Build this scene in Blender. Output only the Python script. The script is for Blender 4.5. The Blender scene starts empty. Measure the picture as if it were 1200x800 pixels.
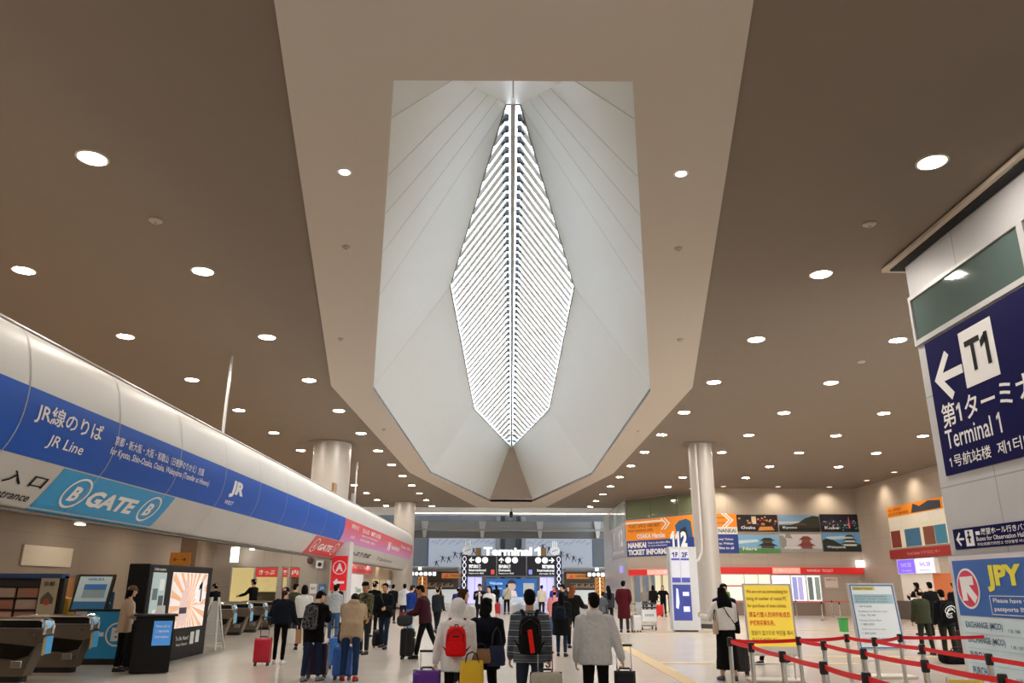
import bpy, bmesh, math, random
from mathutils import Vector, Matrix, Euler
random.seed(7)
sc = bpy.context.scene
COL = sc.collection
V = Vector
PI = math.pi
R = math.radians

# ------------------------------------------------------------------ camera, world, exposure
cam_d = bpy.data.cameras.new('camera'); cam = bpy.data.objects.new('camera', cam_d); COL.objects.link(cam)
cam_d.sensor_width = 36.0; cam_d.lens = 902.3 / 1200 * 36; cam_d.clip_end = 400
cam.location = (0, 0, 1.66)
cam.rotation_euler = (Matrix.Rotation(PI/2 + 0.3084, 3, 'X') @ Matrix.Rotation(0.0048, 3, 'Z')).to_euler()
sc.camera = cam
sc.view_settings.view_transform = 'Standard'; sc.view_settings.look = 'None'
sc.view_settings.gamma = 1.0; sc.view_settings.use_curve_mapping = False
sc.view_settings.exposure = 0.0
LAMP = 240.0           # radiance of the ceiling downlights
SKY = 10.0             # overcast sky above the skylight
world = bpy.data.worlds.new('sky'); sc.world = world; world.use_nodes = True
bg = world.node_tree.nodes['Background']; bg.inputs[0].default_value = (0.86, 0.94, 1.0, 1); bg.inputs[1].default_value = SKY
sc.cycles.max_bounces = 8; sc.cycles.diffuse_bounces = 5; sc.cycles.glossy_bounces = 3
sc.cycles.sample_clamp_indirect = 6.0; sc.cycles.use_denoising = True
sc.cycles.caustics_reflective = False; sc.cycles.caustics_refractive = False

# ------------------------------------------------------------------ materials
MATS = {}
def mat(key, col=(.5,.5,.5), rough=.5, metal=0.0, emit=None, es=0.0, var=0.06, scale=8.0, bump=0.0, spec=.5, alpha=None, trans=0):
    if key in MATS: return MATS[key]
    m = bpy.data.materials.new(key); MATS[key] = m; m.use_nodes = True
    nt = m.node_tree; b = nt.nodes['Principled BSDF']
    b.inputs['Roughness'].default_value = rough; b.inputs['Metallic'].default_value = metal
    b.inputs['Specular IOR Level'].default_value = spec
    if trans: b.inputs['Transmission Weight'].default_value = trans
    c = (*col, 1)
    b.inputs['Base Color'].default_value = c
    if var > 0:
        tc = nt.nodes.new('ShaderNodeTexCoord'); nz = nt.nodes.new('ShaderNodeTexNoise'); nz.inputs['Scale'].default_value = scale
        nz.inputs['Detail'].default_value = 3
        mr = nt.nodes.new('ShaderNodeMapRange'); mr.inputs[3].default_value = 1 - var; mr.inputs[4].default_value = 1 + var
        hs = nt.nodes.new('ShaderNodeHueSaturation'); hs.inputs['Color'].default_value = c
        nt.links.new(tc.outputs['Object'], nz.inputs['Vector']); nt.links.new(nz.outputs[0], mr.inputs[0])
        nt.links.new(mr.outputs[0], hs.inputs['Value']); nt.links.new(hs.outputs[0], b.inputs['Base Color'])
        if bump:
            bp = nt.nodes.new('ShaderNodeBump'); bp.inputs['Strength'].default_value = bump; bp.inputs['Distance'].default_value = .01
            nt.links.new(nz.outputs[0], bp.inputs['Height']); nt.links.new(bp.outputs[0], b.inputs['Normal'])
    if emit is not None:
        b.inputs['Emission Color'].default_value = (*emit, 1); b.inputs['Emission Strength'].default_value = es
    return m
def hexc(h):
    f = lambda x: (x/12.92 if x <= .04045 else ((x+.055)/1.055)**2.4)
    return tuple(f(int(h[i:i+2], 16)/255) for i in (0, 2, 4))
def paint(h, rough=.45, **k): return mat('paint_%s_%d' % (h, int(rough*100)), hexc(h), rough, **k)
def cloth(h): return mat('cloth_' + h, hexc(h), .85, var=.14, scale=30, bump=.15, spec=.15)
def lit(h, s=1.0): return mat('lit_%s_%d' % (h, int(s*100)), hexc(h), .4, emit=hexc(h), es=s, var=.03)
def ramp_mat(key, cols, scale=12, rough=.8, kind='noise', axis='Z'):
    if key in MATS: return MATS[key]
    m = bpy.data.materials.new(key); MATS[key] = m; m.use_nodes = True; nt = m.node_tree; b = nt.nodes['Principled BSDF']
    tc = nt.nodes.new('ShaderNodeTexCoord'); cr = nt.nodes.new('ShaderNodeValToRGB'); cr.color_ramp.interpolation = 'CONSTANT'
    if kind == 'wave':
        t = nt.nodes.new('ShaderNodeTexWave'); t.bands_direction = axis; t.inputs['Scale'].default_value = scale; t.inputs['Distortion'].default_value = .4
    else:
        t = nt.nodes.new('ShaderNodeTexNoise'); t.inputs['Scale'].default_value = scale; t.inputs['Detail'].default_value = 2
    nt.links.new(tc.outputs['Object'], t.inputs['Vector'])
    nt.links.new(t.outputs[0 if kind != 'wave' else 1], cr.inputs[0]); nt.links.new(cr.outputs[0], b.inputs['Base Color'])
    els = cr.color_ramp.elements
    while len(els) < len(cols): els.new(.5)
    for i, (p, h) in enumerate(cols): els[i].position = p; els[i].color = (*hexc(h), 1)
    b.inputs['Roughness'].default_value = rough; b.inputs['Specular IOR Level'].default_value = .2
    return m
def clear_glass(key, tint=(.95,.97,1), gloss=.08):
    if key in MATS: return MATS[key]
    m = bpy.data.materials.new(key); MATS[key] = m; m.use_nodes = True; nt = m.node_tree; nt.nodes.remove(nt.nodes['Principled BSDF'])
    t = nt.nodes.new('ShaderNodeBsdfTransparent'); t.inputs[0].default_value = (*tint, 1); g = nt.nodes.new('ShaderNodeBsdfGlossy'); g.inputs['Roughness'].default_value = .05
    x = nt.nodes.new('ShaderNodeMixShader'); x.inputs[0].default_value = gloss
    nt.links.new(t.outputs[0], x.inputs[1]); nt.links.new(g.outputs[0], x.inputs[2]); nt.links.new(x.outputs[0], nt.nodes['Material Output'].inputs[0])
    return m
def panel_mat(key, col, rough, metal, w, h, line=.8, plane='XZ', mortar=.012, off=0.0):
    """cladding panels with thin joints"""
    if key in MATS: return MATS[key]
    m = bpy.data.materials.new(key); MATS[key] = m; m.use_nodes = True; nt = m.node_tree; b = nt.nodes['Principled BSDF']
    tc = nt.nodes.new('ShaderNodeTexCoord'); sp = nt.nodes.new('ShaderNodeSeparateXYZ'); cb = nt.nodes.new('ShaderNodeCombineXYZ')
    nt.links.new(tc.outputs['Object'], sp.inputs[0])
    a = {'X': 0, 'Y': 1, 'Z': 2}
    nt.links.new(sp.outputs[a[plane[0]]], cb.inputs[0]); nt.links.new(sp.outputs[a[plane[1]]], cb.inputs[1])
    br = nt.nodes.new('ShaderNodeTexBrick'); br.offset = off; br.inputs['Scale'].default_value = 1
    br.inputs['Brick Width'].default_value = w; br.inputs['Row Height'].default_value = h; br.inputs['Mortar Size'].default_value = mortar
    br.inputs['Mortar Smooth'].default_value = .3
    c2 = tuple(x*.96 for x in col)
    br.inputs['Color1'].default_value = (*col, 1); br.inputs['Color2'].default_value = (*c2, 1); br.inputs['Mortar'].default_value = (*[x*line for x in col], 1)
    nz = nt.nodes.new('ShaderNodeTexNoise'); nz.inputs['Scale'].default_value = 1.2; nz.inputs['Detail'].default_value = 4
    nt.links.new(tc.outputs['Object'], nz.inputs['Vector'])
    mr = nt.nodes.new('ShaderNodeMapRange'); mr.inputs[3].default_value = .93; mr.inputs[4].default_value = 1.07
    nt.links.new(nz.outputs[0], mr.inputs[0])
    hs = nt.nodes.new('ShaderNodeHueSaturation'); nt.links.new(br.outputs[0], hs.inputs['Color']); nt.links.new(mr.outputs[0], hs.inputs['Value'])
    nt.links.new(cb.outputs[0], br.inputs['Vector']); nt.links.new(hs.outputs[0], b.inputs['Base Color'])
    b.inputs['Roughness'].default_value = rough; b.inputs['Metallic'].default_value = metal
    return m

# ------------------------------------------------------------------ mesh builder
WM = {}
SOFT = []
def ortho(d):
    d = d.normalized(); a = V((0,0,1)) if abs(d.z) < .9 else V((0,1,0))
    x = d.cross(a).normalized(); return x, x.cross(d).normalized()
class MB:
    def __init__(s): s.v = []; s.f = []
    def add(s, vs, fs):
        n = len(s.v); s.v += [V(p) for p in vs]; s.f += [tuple(i+n for i in f) for f in fs]; return s
    def box(s, x0, x1, y0, y1, z0, z1):
        return s.add([(x0,y0,z0),(x1,y0,z0),(x1,y1,z0),(x0,y1,z0),(x0,y0,z1),(x1,y0,z1),(x1,y1,z1),(x0,y1,z1)],
                     [(3,2,1,0),(4,5,6,7),(0,1,5,4),(1,2,6,5),(2,3,7,6),(3,0,4,7)])
    def rbox(s, c, size, r=.02, seg=2, m=None):
        bm = bmesh.new(); bmesh.ops.create_cube(bm, size=1)
        for v in bm.verts: v.co = V((v.co.x*size[0], v.co.y*size[1], v.co.z*size[2]))
        bmesh.ops.bevel(bm, geom=bm.edges[:], offset=min(r, min(size)*.49), segments=seg, profile=.5, affect='EDGES')
        return s.bm(bm, (Matrix.Translation(c) @ (m or Matrix.Identity(4))))
    def bm(s, bm, m=None):
        bm.verts.index_update()
        s.add([(m @ v.co if m else v.co.copy()) for v in bm.verts], [[v.index for v in f.verts] for f in bm.faces]); bm.free(); return s
    def loft(s, rings, cap=True):
        n = len(rings[0]); k = len(s.v)
        for r in rings: s.v += [V(p) for p in r]
        for i in range(len(rings)-1):
            for j in range(n):
                a = k+i*n+j; b = k+i*n+(j+1) % n
                s.f.append((a, b, b+n, a+n))
        if cap:
            s.f.append(tuple(k+j for j in range(n-1, -1, -1))); s.f.append(tuple(k+(len(rings)-1)*n+j for j in range(n)))
        return s
    def cyl(s, p0, p1, r0, r1=None, n=14):
        p0, p1 = V(p0), V(p1); x, y = ortho(p1-p0); r1 = r0 if r1 is None else r1
        return s.loft([[p + (x*math.cos(t)+y*math.sin(t))*r for t in [2*PI*j/n for j in range(n)]] for p, r in ((p0, r0), (p1, r1))])
    def tube(s, pts, r, n=8, closed_ends=True):
        pts = [V(p) for p in pts]; rings = []
        rr = r if isinstance(r, (list, tuple)) else [r]*len(pts)
        t0 = (pts[1]-pts[0]).normalized(); x, y = ortho(t0)
        for i, p in enumerate(pts):
            t = ((pts[min(i+1, len(pts)-1)]-pts[max(i-1, 0)])).normalized()
            x = (x - t*x.dot(t)).normalized(); y = t.cross(x)
            q = rr[i]; q = (q, q) if not isinstance(q, (list, tuple)) else q
            rings.append([p + x*math.cos(2*PI*j/n)*q[0] + y*math.sin(2*PI*j/n)*q[1] for j in range(n)])
        return s.loft(rings)
    def capsule(s, pts, rads, n=10):
        """tube with rounded ends"""
        pts = [V(p) for p in pts]; a = (pts[0]-pts[1]).normalized(); b = (pts[-1]-pts[-2]).normalized()
        r0, r1 = rads[0], rads[-1]
        P = [pts[0]+a*r0*.95, pts[0]+a*r0*.7] + pts + [pts[-1]+b*r1*.7, pts[-1]+b*r1*.95]
        return s.tube(P, [r0*.3, r0*.72] + list(rads) + [r1*.72, r1*.3], n)
    def ell(s, c, r, m=None, u=14, w=9):
        c = V(c); k = []; m = m or Matrix.Identity(3)
        for i in range(1, w):
            t = PI*i/w
            k.append([c + m @ V((r[0]*math.sin(t)*math.cos(2*PI*j/u), r[1]*math.sin(t)*math.sin(2*PI*j/u), -r[2]*math.cos(t))) for j in range(u)])
        return s.loft(k)
    def lathe(s, c, prof, n=24, cap=True):
        c = V(c); k = []
        for r, h in prof:
            k.append([c + V((r*math.cos(2*PI*j/n), r*math.sin(2*PI*j/n), h)) for j in range(n)])
        return s.loft(k, cap)
    def prism(s, poly, f0, f1):
        """poly: 2D list; f0/f1 map (a,b) to the two faces"""
        n = len(poly); k = len(s.v)
        s.v += [V(f0(*p)) for p in poly] + [V(f1(*p)) for p in poly]
        s.f.append(tuple(k+i for i in range(n-1, -1, -1))); s.f.append(tuple(k+n+i for i in range(n)))
        for i in range(n):
            j = (i+1) % n; s.f.append((k+i, k+j, k+n+j, k+n+i))
        return s
    def xf(s, m):
        s.v = [m @ p for p in s.v]; return s
    def build(s, name, m, parent=None, smooth=False, fix=True):
        me = bpy.data.meshes.new(name)
        inv = WM[parent.name].inverted() if parent is not None and parent.name in WM else None
        me.from_pydata([tuple(inv @ p) if inv else tuple(p) for p in s.v], [], s.f)
        if fix:
            bm = bmesh.new(); bm.from_mesh(me); bmesh.ops.recalc_face_normals(bm, faces=bm.faces[:]); bm.to_mesh(me); bm.free()
        o = bpy.data.objects.new(name, me); COL.objects.link(o)
        if m is not None: me.materials.append(m)
        if parent is not None: o.parent = parent; WM[o.name] = WM.get(parent.name, Matrix.Identity(4))
        else: WM[o.name] = Matrix.Identity(4)
        if smooth:
            me.polygons.foreach_set('use_smooth', [True]*len(me.polygons))
            if smooth != 'all': me.set_sharp_from_angle(angle=R(40))
        return o
def tag(o, label=None, cat=None, group=None, kind=None):
    if label: o['label'] = label
    if cat: o['category'] = cat
    if group: o['group'] = group
    if kind: o['kind'] = kind
    return o
def thing(name, label, cat, loc=(0,0,0), rz=0.0, group=None, kind=None):
    o = bpy.data.objects.new(name, None); COL.objects.link(o); o.location = loc; o.rotation_euler = (0, 0, rz); o.empty_display_size = .1
    WM[o.name] = Matrix.Translation(loc) @ Matrix.Rotation(rz, 4, 'Z')
    return tag(o, label, cat, group, kind)
def struct(o, label=None): o['kind'] = 'structure'; return (tag(o, label, None) if label else o)
def copy_tree(o, parent=None):
    c = o.copy(); COL.objects.link(c)
    if parent is not None: c.parent = parent
    for ch in list(o.children): copy_tree(ch, c)
    return c

# ------------------------------------------------------------------ lettering
TXT = {}
def text2d(t, bold=0.0):
    k = (t, bold)
    if k in TXT: return TXT[k]
    cu = bpy.data.curves.new('t', 'FONT'); cu.body = t; cu.size = 1; cu.offset = bold; cu.resolution_u = 2; cu.space_line = .95
    o = bpy.data.objects.new('t', cu); COL.objects.link(o)
    dg = bpy.context.evaluated_depsgraph_get()
    me = bpy.data.meshes.new_from_object(o.evaluated_get(dg))
    vs = [(v.co.x, v.co.y) for v in me.vertices]; fs = [tuple(p.vertices) for p in me.polygons]
    bpy.data.objects.remove(o); bpy.data.curves.remove(cu); bpy.data.meshes.remove(me)
    if vs:
        x0 = min(p[0] for p in vs); y0 = min(p[1] for p in vs); x1 = max(p[0] for p in vs); y1 = max(p[1] for p in vs)
        vs = [(a-x0, b-y0) for a, b in vs]
        if '1' in t and t != '1' or t == '1': vs, fs = flag_ones(t, bold, vs, fs)
        x0 = min(p[0] for p in vs); vs = [(a-x0, b) for a, b in vs]; x1 = max(p[0] for p in vs); TXT[k] = (vs, fs, x1, y1-y0)
    else: TXT[k] = ([], [], 1, 1)
    return TXT[k]
ONE = {}
def flag_ones(t, bold, vs, fs):
    """the face draws a bare stroke for the numeral one: give it its flag"""
    par = list(range(len(vs)))
    def root(i):
        while par[i] != i: i = par[i]
        return i
    for f in fs:
        for i in f[1:]: par[root(i)] = root(f[0])
    isl = {}
    for i in range(len(vs)): isl.setdefault(root(i), []).append(vs[i])
    bx = [(min(p[0] for p in q), min(p[1] for p in q), max(p[0] for p in q), max(p[1] for p in q), len(q)) for q in isl.values()]
    if t == '1': ONE[bold] = (bx[0][2]-bx[0][0], bx[0][3]-bx[0][1], bx[0][4])
    elif bold not in ONE: text2d('1', bold)
    w, h, n = ONE[bold]
    c = sorted(b for b in bx if (t == '1' or abs(b[3]-b[1]-h) < .012 and abs(b[2]-b[0]-w) < .02 and b[4] <= n+2))
    chars = [ch for ch in t if ch in '1Il']
    if t != '1' and len(chars) == len(c): c = [b for b, ch in zip(c, chars) if ch == '1']
    vs, fs = list(vs), list(fs)
    for a, b, d, e, m in c:
        k = len(vs); q = d-a
        vs += [(a+q*.3, e), (a+q*.3, e-q*1.45), (a-q*1.25, e-q*2.1), (a-q*1.25, e-q*1.05)]; fs.append((k, k+1, k+2, k+3))
    return vs, fs
class Face:
    """a flat sign face: O lower left corner, r to the right, u up (as one reads it)"""
    def __init__(s, O, r, u=(0,0,1)):
        s.O = V(O); s.r = V(r).normalized(); s.u = V(u).normalized(); s.n = s.r.cross(s.u)
    def P(s, a, b, d=0): return s.O + s.r*a + s.u*b + s.n*d
    def rect(s, mb, a0, b0, a1, b1, d=.01, th=.008): return s.poly(mb, [(a0,b0),(a1,b0),(a1,b1),(a0,b1)], d, th)
    def poly(s, mb, pts, d=.01, th=.008):
        return mb.prism(pts, lambda a, b: s.P(a, b, d-th), lambda a, b: s.P(a, b, d))
    def disc(s, mb, a, b, r, d=.01, th=.008, n=24, ry=None):
        ry = ry or r
        return s.poly(mb, [(a+r*math.cos(2*PI*j/n), b+ry*math.sin(2*PI*j/n)) for j in range(n)], d, th)
    def ring(s, mb, a, b, r, w, d=.01, n=28, ry=None):
        ry = ry or r; k = len(mb.v); 
        for j in range(n):
            t = 2*PI*j/n
            mb.v += [s.P(a+r*math.cos(t), b+ry*math.sin(t), d), s.P(a+(r-w)*math.cos(t), b+(ry-w)*math.sin(t), d)]
        for j in range(n):
            p, q = k+2*j, k+2*((j+1) % n); mb.f.append((p, q, q+1, p+1))
        return mb
    def text(s, mb, t, a, b, h, w=None, d=.012, bold=0.0, al='l', shear=0.0):
        vs, fs, tw, th = text2d(t, bold)
        sy = h/th; sx = sy if w is None else w/tw
        W = tw*sx; off = {'l': 0, 'c': -W/2, 'r': -W}[al]
        return mb.add([s.P(a+off+x*sx+shear*y*sy, b+y*sy, d) for x, y in vs], fs)
    def arrow(s, mb, a, b, L, ang, d=.012, w=.16, head=.42):
        """arrow with centre (a,b), length L, pointing at angle ang"""
        c, q = math.cos(ang), math.sin(ang)
        tf = lambda x, y: (a+(x*c-y*q)*L, b+(x*q+y*c)*L)
        w2 = w/2
        e = .707*w; up = [(.5-head,head),(.5-head-e,head-e),(.5-1.914*w,w2),(-.5,w2)]
        return s.poly(mb, [tf(*p) for p in [(.5,0)]+up+[(x, -y) for x, y in reversed(up)]], d)
# ================================================================== the setting
CZ = 8.04
M_floor = panel_mat('floor_tile', (.60,.54,.465), .22, 0, .6, .6, .93, 'XY', .012)
M_ceil = mat('ceiling_brown_paint', (.235,.187,.147), .8, var=.04, scale=2)
M_border = mat('ceiling_border_paint', (.60,.53,.46), .8, var=.05, scale=60, bump=.1)
M_coffer = mat('coffer_white_panel', (.80,.845,.855), .38, .0, var=.02, scale=1.5)
M_wall = panel_mat('wall_cladding', (.50,.43,.36), .45, 0, 2.4, 1.55, .72, 'XZ', .012)
M_wallY = panel_mat('wall_cladding_side', (.50,.43,.36), .45, 0, 2.4, 1.55, .72, 'YZ', .012)
M_steel = mat('brushed_steel', (.62,.62,.62), .28, 1.0, var=.05, scale=3)
M_chrome = mat('chrome', (.8,.8,.8), .12, 1.0, var=0)
M_alu = mat('aluminium', (.72,.73,.74), .35, .85, var=.03)
M_black = mat('black_plastic', (.012,.012,.014), .35, var=.05)
M_rubber = mat('rubber', (.02,.02,.02), .7, var=.05)
M_white = mat('white_paint', (.85,.85,.84), .4, var=.03)
M_print = mat('print_white', (.9,.9,.9), .5, var=0, spec=.2)
M_printk = mat('print_black', (.006,.006,.008), .6, var=0, spec=.15)

struct(MB().box(-16, 26, -8, 125, -.3, 0).build('floor', M_floor))
# ceiling with the boat shaped opening: quads between the outer rectangle and the opening
OP = [(-1.57,8.6),(1.57,8.6),(4.72,25.5),(4.78,45.9),(1.65,61.1),(-1.65,61.1),(-4.78,45.9),(-4.72,25.5)]
BO = [(-2.32,5.0),(2.32,5.0),(6.0,24.8),(5.95,45.1),(2.8,65.85),(-2.8,65.85),(-5.95,45.1),(-6.0,24.8)]
def holed(outer, inner, z0, z1):
    m = MB(); n = len(inner)
    for z, fl in ((z0, 1), (z1, 0)):
        k = len(m.v); m.v += [V((*p, z)) for p in outer] + [V((*p, z)) for p in inner]
        for i in range(n):
            j = (i+1) % n; m.f.append((k+i, k+j, k+n+j, k+n+i))
    for ring, in ((0,), (n,)):
        for i in range(n):
            j = (i+1) % n; m.f.append((ring+i, ring+j, 2*n+ring+j, 2*n+ring+i))
    return m
OUT = [(-16,-8),(26,-8),(26,25),(26,46),(26,73.6),(-16,73.6),(-16,46),(-16,25)]
struct(holed(OUT, OP, CZ, CZ+.12).build('ceiling', M_ceil))
struct(holed(BO, OP, CZ-.05, CZ).build('ceiling_border', M_border))
# coffer walls
SK = [(-.16,14.6),(.16,14.6),(2.2,25.4),(2.25,45.2),(.12,58.0),(-.12,58.0),(-2.25,45.2),(-2.2,25.4)]; SZ = 11.8; LZ = CZ+.14
NB = [(-.95,8.6),(.95,8.6)]
def quadpatch(m, a, b, c, d, n=8, bulge=0.0, bd=(0,0,0)):
    a, b, c, d, bd = V(a), V(b), V(c), V(d), V(bd); k = len(m.v)
    for i in range(n+1):
        for j in range(n+1):
            s, t = i/n, j/n
            m.v.append((a*(1-s)+b*s)*(1-t)+(d*(1-s)+c*s)*t + bd*(bulge*math.sin(PI*t)*math.sin(PI*s)))
    for i in range(n):
        for j in range(n):
            p = k+i*(n+1)+j; m.f.append((p, p+1, p+n+2, p+n+1))
cof = MB()
z3 = lambda p, z: (p[0], p[1], z)
n8 = len(OP)
for i in range(n8):      # low upright lip
    j = (i+1) % n8; cof.add([z3(OP[i], CZ-.05), z3(OP[j], CZ-.05), z3(OP[j], LZ), z3(OP[i], LZ)], [(0,1,2,3)])
quadpatch(cof, z3(NB[0], LZ), z3(NB[1], LZ), z3(SK[1], SZ), z3(SK[0], SZ))
Q1 = .49; UQ = ((.0,.0),(.15,.066),(.40,.164),(.60,.246),(.78,.347),(1.0,Q1))
RUL = {}
for sg, ia, ib, sa, sb, nb in ((1, 1, 2, 1, 2, 1), (-1, 0, 7, 0, 7, 0)):
    bo = lambda q: V(z3(OP[ia], LZ)).lerp(V(z3(OP[ib], LZ)), q)
    RUL[sg] = [(V(z3(NB[nb], LZ)).lerp(V(z3(SK[sa], SZ)), u), bo(q)) for u, q in UQ]+[(V(z3(SK[sa], SZ)).lerp(V(z3(SK[sb], SZ)), u), bo(Q1+(1-Q1)*u)) for u in (.25,.5,.75,1)]
    cof.add([z3(OP[ia], LZ), z3(NB[nb], LZ), RUL[sg][1][0], RUL[sg][1][1]], [(0,1,2,3)])
    for (a0, b0), (a1, b1) in zip(RUL[sg][1:], RUL[sg][2:]): quadpatch(cof, b0, b1, a1, a0, 6)
for a, b in ((2, 3), (7, 6)):
    quadpatch(cof, z3(OP[a], LZ), z3(OP[b], LZ), z3(SK[b], SZ), z3(SK[a], SZ), 10)
for a, b in ((3, 4), (6, 5)):
    quadpatch(cof, z3(OP[a], LZ), z3(OP[b], LZ), z3(SK[b], SZ), z3(SK[a], SZ), 10)
coffer = struct(cof.build('ceiling_coffer', M_coffer, smooth=True, fix=False))
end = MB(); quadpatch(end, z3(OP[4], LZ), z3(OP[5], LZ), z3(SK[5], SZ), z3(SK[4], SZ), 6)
end.build('end_panel', mat('coffer_end_shade', (.36,.30,.25), .5, .1), coffer, fix=False)  # far facet coloured darker to stand for the shade on it
sm = MB()
for sg in (1, -1):
    for B, A in RUL[sg][1:6]+RUL[sg][-1:]:
        o = V((-sg*.012, 0, -.008)); w = V((0, .008, 0)); sm.add([A+o-w, A+o+w, B+o+w, B+o-w], [(0,1,2,3)])
A, B = V((0,8.62,LZ)), V((0,14.55,SZ)); w = V((.012,0,0)); o = V((0,.015,-.01)); sm.add([A-w+o, A+w+o, B+w+o, B-w+o], [(0,1,2,3)])
sm.build('panel_seams', mat('joint_grey', (.42,.42,.42), .6), coffer, fix=False)
# skylight
skl = thing('window_1', None, None, (0,36,SZ), kind='structure')
def half_w(y):
    P = [(14.6,.16),(25.4,2.2),(45.2,2.25),(58.0,.12)]
    for (a, p), (b, q) in zip(P, P[1:]):
        if a <= y <= b: return p+(q-p)*(y-a)/(b-a)
    return 0
for sg in (-1, 1):
    lv = MB(); br = MB(); y = 9.0
    while y < 57.6:
        dy = .45+.0011*max(0, y-14)**2; SL = .085*max(y, 14)+1.1                   # how far a louver runs along the hall per metre across
        pts = [(t*.02, y+SL*t*.02) for t in range(7, 150)]
        ins = [(x, yy) for x, yy in pts if 14.7 < yy < 57.9 and x < half_w(yy)-.03]
        if len(ins) > 3:
            (x0, y0), (x1, y1) = ins[0], ins[-1]
            d = V((sg*(x1-x0), y1-y0, 0)).normalized(); nrm = V((-d.y, d.x, 0))*(-sg)
            p0, p1 = V((sg*x0, y0, SZ+.10)), V((sg*x1, y1, SZ+.10))
            wd = .31*dy/math.sqrt(1+SL*SL)
            if 1:
                a1 = nrm*wd; up = V((0,0,.02))
                lv.add([p0-a1, p1-a1, p1+a1+up, p0+a1+up, p0-a1+V((0,0,.05)), p1-a1+V((0,0,.05)), p1+a1+up+V((0,0,.05)), p0+a1+up+V((0,0,.05))],
                       [(0,1,2,3),(7,6,5,4),(0,4,5,1),(1,5,6,2),(2,6,7,3),(3,7,4,0)])
            if x0 < .3: br.cyl((sg*.15, y0, SZ-.02), (sg*.15, y0, SZ+.12), .055, n=10); br.tube([(sg*.15, y0, SZ+.05), (sg*.26, y0+.22, SZ+.06)], .03, 6)
        y += dy
    lv.build('louver_slats', mat('louver_white', (.74,.77,.80), .4, .0, var=0), skl)
    br.build('bracket', mat('bracket_dark', (.04,.045,.05), .5, .3), skl)
MB().box(-.055, .055, 14.5, 58, SZ-.06, SZ+.25).build('spine_beam', mat('spine_grey', (.38,.40,.42), .4, .4), skl)
fr = MB()
for i in range(8):
    j = (i+1) % 8; fr.tube([z3(SK[i], SZ), z3(SK[j], SZ)], .028, 6)
fr.build('edge_frame', mat('edge_grey', (.2,.21,.22), .5), skl)
up = MB(); n = 8
k = [V((*p, SZ+.0)) for p in SK]+[V((p[0]*1.05, p[1], SZ+.8)) for p in SK]
up.add(k, [(i, (i+1) % 8, 8+(i+1) % 8, 8+i) for i in range(8)])
up.build('upstand', M_coffer, skl, fix=False)
# clear ridge glazing bars above the louvers
gb = MB()
for yy in range(17, 58, 4): gb.box(-half_w(yy), half_w(yy), yy-.03, yy+.03, SZ+.7, SZ+.78)
gb.build('glazing_bar', mat('bar_white', (.7,.7,.7), .4), skl)
gl = MB().add([V((p[0]*1.05, p[1], SZ+.82)) for p in SK], [tuple(range(8))])
gl.build('glass', clear_glass('roof_glass'), skl, fix=False)
# walls round the hall
wr = MB().box(13.5, 23.3, 52.3, 52.6, 0, CZ)
struct(wr.build('wall_back', M_wall))
struct(MB().box(23.0, 23.4, 14.5, 52.3, 0, CZ).build('wall_right', M_wallY))
WA, WB = V((8.65,59.5,0)), V((13.5,52.3,0)); WD = (WB-WA).normalized()
FW = Face(WA, WD); WL = (WB-WA).length
m = MB(); FW.rect(m, 0, 2.95, WL, CZ, 0, .3); FW.rect(m, 0, 0, .35, 2.95, 0, .3); FW.rect(m, WL-.9, 0, WL, 2.95, 0, .3)
struct(m.build('wall_corner', mat('wall_tan', (.50,.43,.36), .45)))
struct(MB().box(8.65, 9.0, 59.6, 74, 0, CZ).build('wall_passage', panel_mat('passage_panel', (.55,.52,.50), .3, .2, 2.0, 1.4, .7, 'YZ')))
struct(MB().box(-16, -15.7, -8, 74, 0, CZ).build('wall_left', mat('wall_left_tan', (.42,.34,.27), .5)))
struct(MB().box(-16, 26, -8.3, -8, 0, CZ).build('wall_rear', M_wall))
# the room behind the gates: inner wall, end wall, soffit
M_inner = panel_mat('gate_wall_panel', (.31,.24,.18), .5, .0, 2.2, 1.5, .8, 'YZ')
struct(MB().box(-13.3, -13.0, -8, 35, 0, 3.7).build('wall_gates', M_inner))
struct(MB().box(-13.3, -8.2, -8, 60, 3.6, 3.7).build('ceiling_gates', mat('soffit_tan', (.45,.37,.29), .6)))
# far facade and the bright court between
M_far = panel_mat('far_facade', (.13,.135,.15), .4, .3, 1.6, 4.0, .7, 'XZ')
struct(MB().box(-40, 40, 98, 98.5, 0, 16).build('wall_far', M_far))
struct(MB().box(-40, -39.5, 74, 98, 0, 16).build('wall_court_left', M_far))
struct(MB().box(39.5, 40, 74, 98, 0, 16).build('wall_court_right', M_far))
struct(MB().box(-40, -16, 73.6, 74, 0, 16).build('wall_court_front', M_far))
struct(MB().box(26, 40, 73.6, 74, 0, 16).build('wall_court_rear', M_far))
struct(MB().box(-40, 40, 73.6, 73.9, CZ, 16).build('wall_court_upper', M_far))
struct(MB().box(-40, -16, 74, 125, -.3, 0).build('floor_court_left', M_floor)); struct(MB().box(26, 40, 74, 125, -.3, 0).build('floor_court_right', M_floor))
# court roof: open to the sky between beams; unseen panels added to cut the daylight
b = thing('court_roof', None, None, (0,86,15), kind='structure')
for x in range(-36, 40, 8): MB().box(x-.2, x+.2, 74, 98, 15, 15.6).build('roof_beam', M_far, b); MB().box(x+.2, x+5.6, 74, 98, 15.4, 15.6).build('sky_blocker', M_far, b)
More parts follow.
